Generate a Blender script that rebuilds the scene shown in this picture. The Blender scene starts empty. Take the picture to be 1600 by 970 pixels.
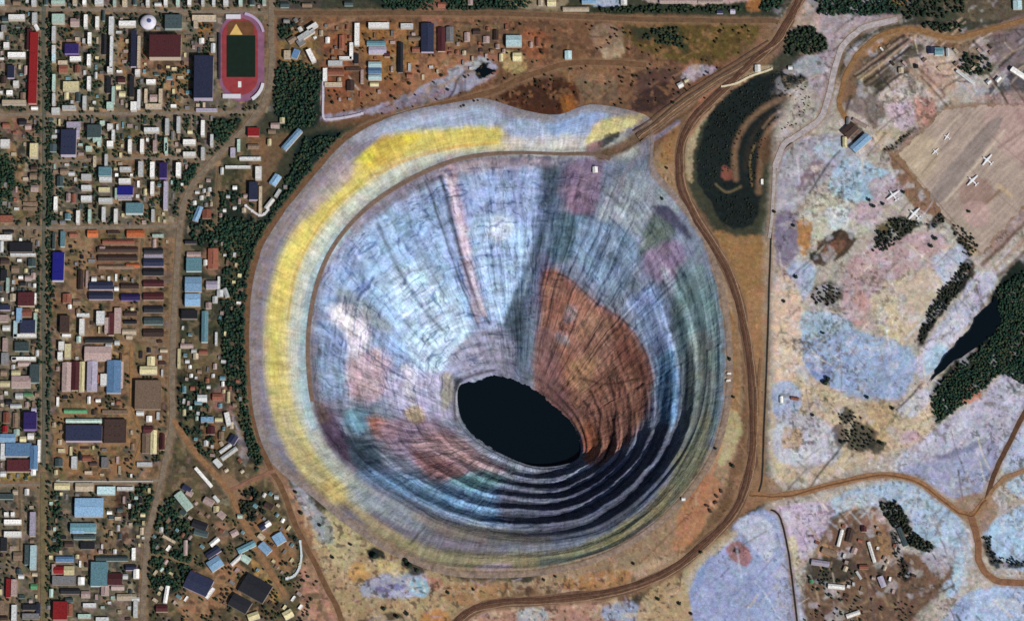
import bpy, math, random
import numpy as np
random.seed(7)
scene = bpy.context.scene
COL = scene.collection
# ------------------------------------------------------------------ camera model (metres; px = photograph pixels 1600x970)
MPP = 1.6                       # metres per photograph pixel at ground level
DIST = 15000.0                  # camera distance
TILT = math.radians(20.0)       # off-nadir look, camera to the south
SA, CA = math.sin(TILT), math.cos(TILT)
CAM = np.array([0.0, -DIST * SA, DIST * CA])

def unproj(px, py, z=0.0):
    px = np.asarray(px, float); py = np.asarray(py, float)
    a = (px - 800.0) * MPP / DIST; b = (485.0 - py) * MPP / DIST
    dx = a; dy = SA + b * CA; dz = -CA + b * SA
    t = (z - CAM[2]) / dz
    return CAM[0] + t * dx, CAM[1] + t * dy

def proj(x, y, z):
    rx = x - CAM[0]; ry = y - CAM[1]; rz = z - CAM[2]
    f = ry * SA - rz * CA; u = ry * CA + rz * SA
    return 800.0 + rx / f * DIST / MPP, 485.0 - u / f * DIST / MPP

# ------------------------------------------------------------------ noise / masks
def _h(ix, iy, s):
    n = (ix.astype(np.int64) * 374761393 + iy.astype(np.int64) * 668265263 + s * 1442695041) & 0xFFFFFFFF
    n = ((n ^ (n >> 13)) * 1274126177) & 0xFFFFFFFF
    n = (n ^ (n >> 16)) & 0xFFFFFF
    return n / float(0xFFFFFF)

def vn(x, y, s=0):
    ix = np.floor(x); iy = np.floor(y); fx = x - ix; fy = y - iy
    fx = fx * fx * (3 - 2 * fx); fy = fy * fy * (3 - 2 * fy)
    a = _h(ix, iy, s); b = _h(ix + 1, iy, s); c = _h(ix, iy + 1, s); d = _h(ix + 1, iy + 1, s)
    return (a + (b - a) * fx + (c - a) * fy + (a - b - c + d) * fx * fy) * 2 - 1

def fbm(x, y, s=0, o=3):
    r = 0; a = 1; t = 0
    for i in range(o):
        r = r + a * vn(x, y, s + i * 17); t += a; a *= 0.55; x = x * 2.03 + 11.3; y = y * 2.03 - 7.1
    return r / t

def sstep(a, b, x):
    t = np.clip((x - a) / (b - a), 0, 1)
    return t * t * (3 - 2 * t)

def lin(c):
    c = np.asarray(c, float) / 255.0
    return np.where(c <= 0.04045, c / 12.92, ((c + 0.055) / 1.055) ** 2.4)

def pts(s):
    return np.array([[float(v) for v in p.split(',')] for p in s.split()])

def catmull(P, n=6, closed=False):
    P = np.asarray(P, float); m = len(P); out = []
    for i in range(m if closed else m - 1):
        if closed: p0, p1, p2, p3 = P[i - 1], P[i], P[(i + 1) % m], P[(i + 2) % m]
        else: p0, p1, p2, p3 = P[max(i - 1, 0)], P[i], P[i + 1], P[min(i + 2, m - 1)]
        for k in range(n):
            t = k / n
            out.append(0.5 * (2 * p1 + (p2 - p0) * t + (2 * p0 - 5 * p1 + 4 * p2 - p3) * t * t + (3 * p1 - p0 - 3 * p2 + p3) * t ** 3))
    if not closed: out.append(P[-1])
    return np.array(out)

def seg_d2(x, y, a, b):
    vx, vy = b[0] - a[0], b[1] - a[1]; L = vx * vx + vy * vy + 1e-9
    t = np.clip(((x - a[0]) * vx + (y - a[1]) * vy) / L, 0, 1)
    dx = x - a[0] - t * vx; dy = y - a[1] - t * vy
    return dx * dx + dy * dy

def poly_sd(x, y, P):           # signed distance, negative inside
    d = np.full(x.shape, 1e12); ins = np.zeros(x.shape, bool)
    for i in range(len(P)):
        a = P[i - 1]; b = P[i]
        d = np.minimum(d, seg_d2(x, y, a, b))
        if a[1] != b[1]:
            c = (a[1] > y) != (b[1] > y)
            ins ^= c & (x < (b[0] - a[0]) * (y - a[1]) / (b[1] - a[1]) + a[0])
    d = np.sqrt(d)
    return np.where(ins, -d, d)

def line_d(x, y, P):
    d = np.full(x.shape, 1e12)
    for i in range(len(P) - 1): d = np.minimum(d, seg_d2(x, y, P[i], P[i + 1]))
    return np.sqrt(d)

class Canvas:
    """surface colours of the bare earth, laid down as soft-edged deposits"""
    def __init__(s, px, py, base, warp=1.0):
        s.px, s.py = px, py
        s.wx = px + warp * (4.5 * fbm(px / 15, py / 15, 3, 4) + 1.8 * vn(px / 3.4, py / 3.4, 8))
        s.wy = py + warp * (4.5 * fbm(px / 15, py / 15, 5, 4) + 1.8 * vn(px / 3.4, py / 3.4, 9))
        s.k = 1.0; s.sharp = 1.0
        s.c = np.empty(px.shape + (3,)); s.c[:] = lin(base)
    def _put(s, sel, m, col, op):
        m = (m * op)[:, None]
        s.c[sel] = s.c[sel] * (1 - m) + lin(col) * s.k * m
    def poly(s, col, soft, P, op=1.0):
        if isinstance(P, str): P = pts(P)
        if len(P) > 3: P = catmull(P, 3, True) if soft >= 3 else P
        lo = P.min(0) - soft - 14; hi = P.max(0) + soft + 14
        sel = np.nonzero((s.px > lo[0]) & (s.px < hi[0]) & (s.py > lo[1]) & (s.py < hi[1]))[0]
        if not len(sel): return
        sd = poly_sd(s.wx[sel], s.wy[sel], P); soft = soft * s.sharp
        s._put(sel, 1 - sstep(-soft, soft, sd), col, op)
    def line(s, col, w, soft, P, op=1.0):
        if isinstance(P, str): P = pts(P)
        P = catmull(P, 4)
        lo = P.min(0) - soft - w - 12; hi = P.max(0) + soft + w + 12
        sel = np.nonzero((s.px > lo[0]) & (s.px < hi[0]) & (s.py > lo[1]) & (s.py < hi[1]))[0]
        if not len(sel): return
        wxs = s.px[sel] * .8 + s.wx[sel] * .2; wys = s.py[sel] * .8 + s.wy[sel] * .2
        d = line_d(wxs, wys, P) - w / 2
        s._put(sel, 1 - sstep(-soft, soft, d), col, op)
    def run(s, text):
        for ln in text.strip().splitlines():
            ln = ln.split('#')[0].strip()
            if not ln: continue
            if ln[0] == 'G': s.k = float(ln[1:]); continue
            k, col, a, b, op, rest = ln.split(None, 5)
            col = [int(v) for v in col.split(',')]
            if k == 'P': s.poly(col, float(b), rest, float(op))
            else: s.line(col, float(a), float(b), rest, float(op))

# ------------------------------------------------------------------ mesh helpers
def mesh_np(name, V, F, mat=None, col=None, smooth=False):
    me = bpy.data.meshes.new(name)
    V = np.asarray(V, np.float32); F = np.asarray(F, np.int32)
    me.vertices.add(len(V)); me.vertices.foreach_set('co', V.ravel())
    k = F.shape[1]
    me.loops.add(F.size); me.loops.foreach_set('vertex_index', F.ravel())
    me.polygons.add(len(F)); me.polygons.foreach_set('loop_start', np.arange(0, F.size, k, dtype=np.int32))
    if smooth: me.polygons.foreach_set('use_smooth', np.ones(len(F), bool))
    me.update(calc_edges=True)
    if col is not None:
        at = me.color_attributes.new('Col', 'FLOAT_COLOR', 'POINT')
        c4 = np.ones((len(V), 4), np.float32); c4[:, :3] = col
        at.data.foreach_set('color', c4.ravel())
    if mat: me.materials.append(mat)
    return me

def mesh_py(name, V, F, mats, mi=None, smooth=False):
    me = bpy.data.meshes.new(name)
    me.from_pydata([tuple(map(float, v)) for v in V], [], F)
    for m in (mats if isinstance(mats, (list, tuple)) else [mats]): me.materials.append(m)
    if mi: me.polygons.foreach_set('material_index', mi)
    if smooth: me.polygons.foreach_set('use_smooth', [True] * len(F))
    me.update()
    return me

def link(name, me, parent=None, loc=None, rot=None, kind=None):
    o = bpy.data.objects.new(name, me); COL.objects.link(o)
    if parent: o.parent = parent
    if loc is not None: o.location = loc
    if rot is not None: o.rotation_euler = (0, 0, rot)
    if kind: o['kind'] = kind
    return o

def root(name, loc, rot=0, label=None, cat=None, group=None):
    o = link(name, None, None, loc, rot)
    o.empty_display_size = 5
    if label: o['label'] = label
    if cat: o['category'] = cat
    if group: o['group'] = group
    return o

class MB:                        # small mesh builder
    def __init__(s): s.v = []; s.f = []
    def add(s, V, F):
        n = len(s.v); s.v += [tuple(v) for v in V]; s.f += [tuple(i + n for i in f) for f in F]; return s
    def box(s, x0, y0, z0, x1, y1, z1):
        return s.add([(x0, y0, z0), (x1, y0, z0), (x1, y1, z0), (x0, y1, z0), (x0, y0, z1), (x1, y0, z1), (x1, y1, z1), (x0, y1, z1)],
                     [(0, 3, 2, 1), (4, 5, 6, 7), (0, 1, 5, 4), (1, 2, 6, 5), (2, 3, 7, 6), (3, 0, 4, 7)])
    def prism(s, P, z0, z1):
        n = len(P)
        V = [(p[0], p[1], z0) for p in P] + [(p[0], p[1], z1) for p in P]
        F = [tuple(range(n - 1, -1, -1)), tuple(range(n, 2 * n))] + [(i, (i + 1) % n, n + (i + 1) % n, n + i) for i in range(n)]
        return s.add(V, F)
    def lathe(s, prof, n=20, axis='z', c=(0, 0, 0)):
        V = []; F = []
        for r, z in prof:
            for k in range(n):
                a = 2 * math.pi * k / n; p = (r * math.cos(a), r * math.sin(a), z)
                if axis == 'x': p = (z, r * math.cos(a), r * math.sin(a))
                if axis == 'y': p = (r * math.cos(a), z, r * math.sin(a))
                V.append((p[0] + c[0], p[1] + c[1], p[2] + c[2]))
        for j in range(len(prof) - 1):
            for k in range(n): F.append((j * n + k, j * n + (k + 1) % n, (j + 1) * n + (k + 1) % n, (j + 1) * n + k))
        F.append(tuple(range(n - 1, -1, -1))); F.append(tuple(range((len(prof) - 1) * n, len(prof) * n)))
        return s.add(V, F)
    def mesh(s, name, mat, smooth=False): return mesh_py(name, s.v, s.f, mat, None, smooth)

# ------------------------------------------------------------------ materials
MATS = {}
def nd(nt, t, **k):
    n = nt.nodes.new(t)
    for a, b in k.items(): setattr(n, a, b)
    return n

def simple(name, rgb, rough=0.8, var=0.18, scale=0.25, rnd=0.10, spec=0.25, metallic=0.0):
    """painted / weathered surface: base colour broken up by grime noise and a little variation from thing to thing"""
    if name in MATS: return MATS[name]
    m = bpy.data.materials.new(name); m.use_nodes = True; nt = m.node_tree; nt.nodes.clear()
    out = nd(nt, 'ShaderNodeOutputMaterial'); bs = nd(nt, 'ShaderNodeBsdfPrincipled')
    bs.inputs['Roughness'].default_value = rough; bs.inputs['Specular IOR Level'].default_value = spec; bs.inputs['Metallic'].default_value = metallic
    geo = nd(nt, 'ShaderNodeNewGeometry'); n1 = nd(nt, 'ShaderNodeTexNoise')
    n1.inputs['Scale'].default_value = scale; n1.inputs['Detail'].default_value = 4
    nt.links.new(geo.outputs['Position'], n1.inputs['Vector'])
    mr = nd(nt, 'ShaderNodeMapRange'); mr.inputs['From Min'].default_value = 0.25; mr.inputs['From Max'].default_value = 0.75
    mr.inputs['To Min'].default_value = 1 - var; mr.inputs['To Max'].default_value = 1 + var * .5
    nt.links.new(n1.outputs['Fac'], mr.inputs['Value'])
    oi = nd(nt, 'ShaderNodeObjectInfo'); mr2 = nd(nt, 'ShaderNodeMapRange')
    mr2.inputs['To Min'].default_value = 1 - rnd; mr2.inputs['To Max'].default_value = 1 + rnd * .5
    nt.links.new(oi.outputs['Random'], mr2.inputs['Value'])
    mu = nd(nt, 'ShaderNodeMath', operation='MULTIPLY'); nt.links.new(mr.outputs[0], mu.inputs[0]); nt.links.new(mr2.outputs[0], mu.inputs[1])
    vm = nd(nt, 'ShaderNodeVectorMath', operation='SCALE'); vm.inputs[0].default_value = tuple(lin(rgb))
    nt.links.new(mu.outputs[0], vm.inputs['Scale']); nt.links.new(vm.outputs[0], bs.inputs['Base Color'])
    nt.links.new(bs.outputs[0], out.inputs[0])
    MATS[name] = m
    return m

def earth(name, lo=0.72, hi=1.28, s1=0.055, s2=0.2, bump=0.6, attr=True, rgb=(120, 100, 80)):
    m = bpy.data.materials.new(name); m.use_nodes = True; nt = m.node_tree; nt.nodes.clear()
    out = nd(nt, 'ShaderNodeOutputMaterial'); bs = nd(nt, 'ShaderNodeBsdfPrincipled')
    bs.inputs['Roughness'].default_value = 0.95; bs.inputs['Specular IOR Level'].default_value = 0.1
    geo = nd(nt, 'ShaderNodeNewGeometry')
    def noise(sc, det, lo_, hi_):
        n = nd(nt, 'ShaderNodeTexNoise'); n.inputs['Scale'].default_value = sc; n.inputs['Detail'].default_value = det; n.inputs['Roughness'].default_value = 0.65
        nt.links.new(geo.outputs['Position'], n.inputs['Vector'])
        r = nd(nt, 'ShaderNodeMapRange'); r.inputs['From Min'].default_value = 0.28; r.inputs['From Max'].default_value = 0.72
        r.inputs['To Min'].default_value = lo_; r.inputs['To Max'].default_value = hi_
        nt.links.new(n.outputs['Fac'], r.inputs['Value']); return n, r
    na, ra = noise(s1, 5, lo, hi); nb, rb = noise(s2, 3, 0.82, 1.18)
    mu = nd(nt, 'ShaderNodeMath', operation='MULTIPLY'); nt.links.new(ra.outputs[0], mu.inputs[0]); nt.links.new(rb.outputs[0], mu.inputs[1])
    vm = nd(nt, 'ShaderNodeVectorMath', operation='SCALE')
    if attr:
        at = nd(nt, 'ShaderNodeAttribute', attribute_name='Col'); nt.links.new(at.outputs['Color'], vm.inputs[0])
    else: vm.inputs[0].default_value = tuple(lin(rgb))
    nt.links.new(mu.outputs[0], vm.inputs['Scale']); nt.links.new(vm.outputs[0], bs.inputs['Base Color'])
    if bump:
        bp = nd(nt, 'ShaderNodeBump'); bp.inputs['Strength'].default_value = bump; bp.inputs['Distance'].default_value = 3.0
        nt.links.new(nb.outputs['Fac'], bp.inputs['Height']); nt.links.new(bp.outputs[0], bs.inputs['Normal'])
    nt.links.new(bs.outputs[0], out.inputs[0])
    MATS[name] = m
    return m

def water(name, rgb):
    m = bpy.data.materials.new(name); m.use_nodes = True; nt = m.node_tree
    bs = nt.nodes['Principled BSDF']; bs.inputs['Base Color'].default_value = (*lin(rgb), 1)
    bs.inputs['Roughness'].default_value = 0.12; bs.inputs['IOR'].default_value = 1.33
    n = nd(nt, 'ShaderNodeTexNoise'); n.inputs['Scale'].default_value = 0.15; n.inputs['Detail'].default_value = 3
    geo = nd(nt, 'ShaderNodeNewGeometry'); nt.links.new(geo.outputs['Position'], n.inputs['Vector'])
    bp = nd(nt, 'ShaderNodeBump'); bp.inputs['Strength'].default_value = 0.15; bp.inputs['Distance'].default_value = 0.3
    nt.links.new(n.outputs['Fac'], bp.inputs['Height']); nt.links.new(bp.outputs[0], bs.inputs['Normal'])
    return m
# ================================================================== THE OPEN PIT
DL = 262.0
C0 = np.array([800., 535.]); C2 = np.array([812., 662.])
R0 = "398,600 396,540 399,480 407,425 425,375 455,330 495,280 540,232 585,200 640,180 700,168 755,163 820,182 870,188 920,172 985,182 1012,195 1016,225 1018,270 1062,322 1098,375 1120,440 1133,520 1134,610 1118,690 1085,750 1040,800 985,842 920,872 850,888 780,893 710,890 650,872 590,842 535,802 490,765 450,735 420,700 404,650"
R1 = "484,570 486,500 502,430 530,375 580,322 650,278 720,250 800,240 880,242 940,246 985,275 1035,335 1072,400 1095,470 1103,550 1096,630 1076,690 1040,745 988,795 925,830 845,842 760,836 690,815 625,780 565,738 520,695 494,640"
R2 = "718,625 722,605 745,597 775,590 800,596 830,609 860,631 890,660 905,690 906,712 892,724 860,730 830,728 800,716 770,700 742,680 724,655"
NT, NS0, NS1 = 1300, 110, 190
TH = np.linspace(0, 2 * np.pi, NT, endpoint=False)

def radial(s, c):
    P = catmull(pts(s), 8, True)
    a = np.arctan2(P[:, 1] - c[1], P[:, 0] - c[0]) % (2 * np.pi); r = np.hypot(P[:, 0] - c[0], P[:, 1] - c[1])
    k = np.argsort(a); a = a[k]; r = r[k]
    return np.interp(TH, np.r_[a - 2 * np.pi, a, a + 2 * np.pi], np.r_[r, r, r])
def periodic(deg, val):
    d = np.radians(np.array(deg, float)); v = np.array(val, float)
    return np.interp(TH, np.r_[d - 2 * np.pi, d, d + 2 * np.pi], np.r_[v, v, v])
def ring(c, r): return c[0] + r * np.cos(TH), c[1] + r * np.sin(TH)
C1 = C0 * 0.88 + C2 * 0.12
d1 = periodic([0, 45, 90, 135, 180, 225, 270, 300, 315, 335], [26, 38, 40, 50, 55, 44, 26, 10, 7, 14])
k = np.ones(61) / 61; d1 = np.convolve(np.r_[d1[-30:], d1, d1[:30]], k, 'valid')
w0 = np.array(unproj(*ring(C0, radial(R0, C0)), 0.0))
w1 = np.array(unproj(*ring(C1, radial(R1, C1)), -d1))
w2 = np.array(unproj(*ring(C2, radial(R2, C2)), -DL))

# bench strength round the pit (screen angle: 0 = east, 90 = south, 180 = west, 270 = north)
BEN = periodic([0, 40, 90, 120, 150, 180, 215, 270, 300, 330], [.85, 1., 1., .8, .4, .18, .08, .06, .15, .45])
def benches(d, step, th, flat=0.42, spiral=1.0):
    q = d / step + spiral * th / (2 * np.pi)
    fl = np.floor(q); f = q - fl
    v = np.clip((f - flat) / (1 - flat), 0, 1)
    g = np.where(f < flat, 0.08 * f / flat, 0.08 + 0.92 * (0.55 * v + 0.45 * sstep(0, 1, v)))
    return step * (fl + g - spiral * th / (2 * np.pi))

s0 = np.linspace(0, 1, NS0, endpoint=False); s1 = np.linspace(0, 1, NS1)
T0, S0 = np.meshgrid(TH, s0); T1, S1 = np.meshgrid(TH, s1)
cs, sn = np.cos(TH), np.sin(TH)
# outer shoulder: rim -> haul road
x0 = w0[0] + (w1[0] - w0[0]) * S0; y0 = w0[1] + (w1[1] - w0[1]) * S0
p0 = 0.22 * sstep(0.0, 0.25, S0) + 0.50 * sstep(0.22, 0.66, S0) + 0.28 * sstep(0.62, 0.84, S0)
z0 = -d1 * p0
east = BEN * np.ones_like(S0)
z0b = -benches(d1 * S0 * 0.9 + 4 * fbm(T0 * 3, S0 * 2, 77), 13.0, T0, 0.35, 1.0)
z0 = z0 * (1 - 0.8 * east) + np.clip(z0b, -60, 0) * 0.8 * east * sstep(0, .06, S0) * sstep(1.0, 0.9, S0) + (-d1 * S0) * 0.8 * east * (1 - sstep(0, .06, S0) * sstep(1.0, 0.9, S0))
# inner cone: haul road -> lake
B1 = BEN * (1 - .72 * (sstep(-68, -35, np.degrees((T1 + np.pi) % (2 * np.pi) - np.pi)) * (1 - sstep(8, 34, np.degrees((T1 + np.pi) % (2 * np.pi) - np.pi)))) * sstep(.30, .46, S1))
x1 = w1[0] + (w2[0] - w1[0]) * S1; y1 = w1[1] + (w2[1] - w1[1]) * S1
u_ = np.clip(S1 / 0.915, 0, 1)
prof = 0.90 * (0.12 * sstep(0, 1, u_) + 0.88 * u_) + 0.05 * sstep(0.938, 0.956, S1) + 0.05 * sstep(0.974, 0.992, S1)
dl = d1 + (DL - d1) * prof
dl2 = dl + 6 * fbm(np.cos(T1) * 3 + 5, np.sin(T1) * 3 + S1 * 3, 31, 4) + 2.0 * fbm(T1 * 30, S1 * 9, 32, 3) + 5 * np.sin(dl / 31.0 + 1.1 * np.sin(T1 * 2))
db = benches(dl2, 35.0, T1, 0.42, 1.0)
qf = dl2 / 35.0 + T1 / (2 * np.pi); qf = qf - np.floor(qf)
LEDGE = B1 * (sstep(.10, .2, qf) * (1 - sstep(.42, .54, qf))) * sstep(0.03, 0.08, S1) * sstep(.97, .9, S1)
fine = benches(dl2 + 3 * vn(T1 * 9, S1 * 6, 4), 11.0, T1, 0.4, 1.0)
z1 = -(dl + B1 * (0.96 * (db - dl2) + 0.35 * (fine - dl2)) * sstep(0.0, 0.05, S1) + 0.9 * (1 - B1) * (fine - dl2) * sstep(-.25, .2, fbm(T1 * 7, S1 * 5, 58, 2)) * sstep(0.0, 0.05, S1) * sstep(.96, 0.90, S1))
# gullies and ribs down the slope, stronger away from the benches
T1w = T1 + 0.04 * fbm(T1 * 8, S1 * 5, 55, 3); shrink = 1 - 0.75 * S1
rib = (fbm(T1w * 42, S1 * 3.5, 51, 3) * 4.2 + fbm(T1w * 70, S1 * 8, 52, 2) * 2.0 * (1 - S1)) * shrink + fbm(T1w * 14, S1 * 2.2, 53, 3) * 9.0 * (1 - .5 * S1) + fbm(T1 * 9, S1 * 14, 56, 3) * 4.0
lay = fbm(T1 * 6, S1 * 46, 54, 3) * 2.0
env = np.sin(np.pi * np.clip(S1, 0, 1)) ** 0.6 * sstep(.95, .90, S1)
z1 = z1 + (rib * (1.0 - 0.72 * BEN) + lay * (0.4 + 0.5 * BEN)) * env
rib0 = (fbm(T0 * 60, S0 * 2, 61, 3) * 1.5 + fbm(T0 * 9, S0 * 8, 62, 3) * 1.6) * np.sin(np.pi * S0) ** 0.7
z0 = z0 + rib0
PX = np.vstack([x0, x1]); PY = np.vstack([y0, y1]); PZ = np.vstack([z0, z1])
ax, ay = proj(PX, PY, PZ)
# the buttress that runs down the north wall: a steep west-facing flank
xl = np.interp(ay, [200, 250, 300, 400, 500, 600], [868, 860, 866, 842, 812, 786])
e = ax - xl
but = 30 * sstep(-22, 62, e) * (1 - sstep(70, 330, e)) * sstep(225, 330, ay) * (1 - sstep(520, 600, ay))
but += 12 * sstep(-10, 24, ax - np.interp(ay, [300, 480], [995, 905])) * (1 - sstep(24, 130, ax - np.interp(ay, [300, 480], [995, 905]))) * sstep(300, 345, ay) * (1 - sstep(420, 500, ay))
SS = np.vstack([S0 * 0, S1])
but[:NS0] *= sstep(0.0, 1.0, S0)
PZ = PZ + but * sstep(1.0, 0.93, SS)
# apron rows outside the rim, lying on the plain
cx, cy = w0[0].mean(), w0[1].mean()
def out(m):
    dx = w0[0] - cx; dy = w0[1] - cy; L = np.hypot(dx, dy)
    return w0[0] + dx / L * m, w0[1] + dy / L * m
ap = [out(m) for m in (16., 10., 5.)]
PX = np.vstack([[a[0] for a in ap], PX]); PY = np.vstack([[a[1] for a in ap], PY])
PZ = np.vstack([np.full((3, NT), 0.0) + np.array([[.12], [.3], [.35]]), PZ])
PZ[3] = 0.3
SF = np.vstack([np.full((3, NT), -1.), S0, S1 + 1.0])
THF = np.tile(TH, (PX.shape[0], 1))
ax, ay = proj(PX, PY, PZ)

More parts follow.
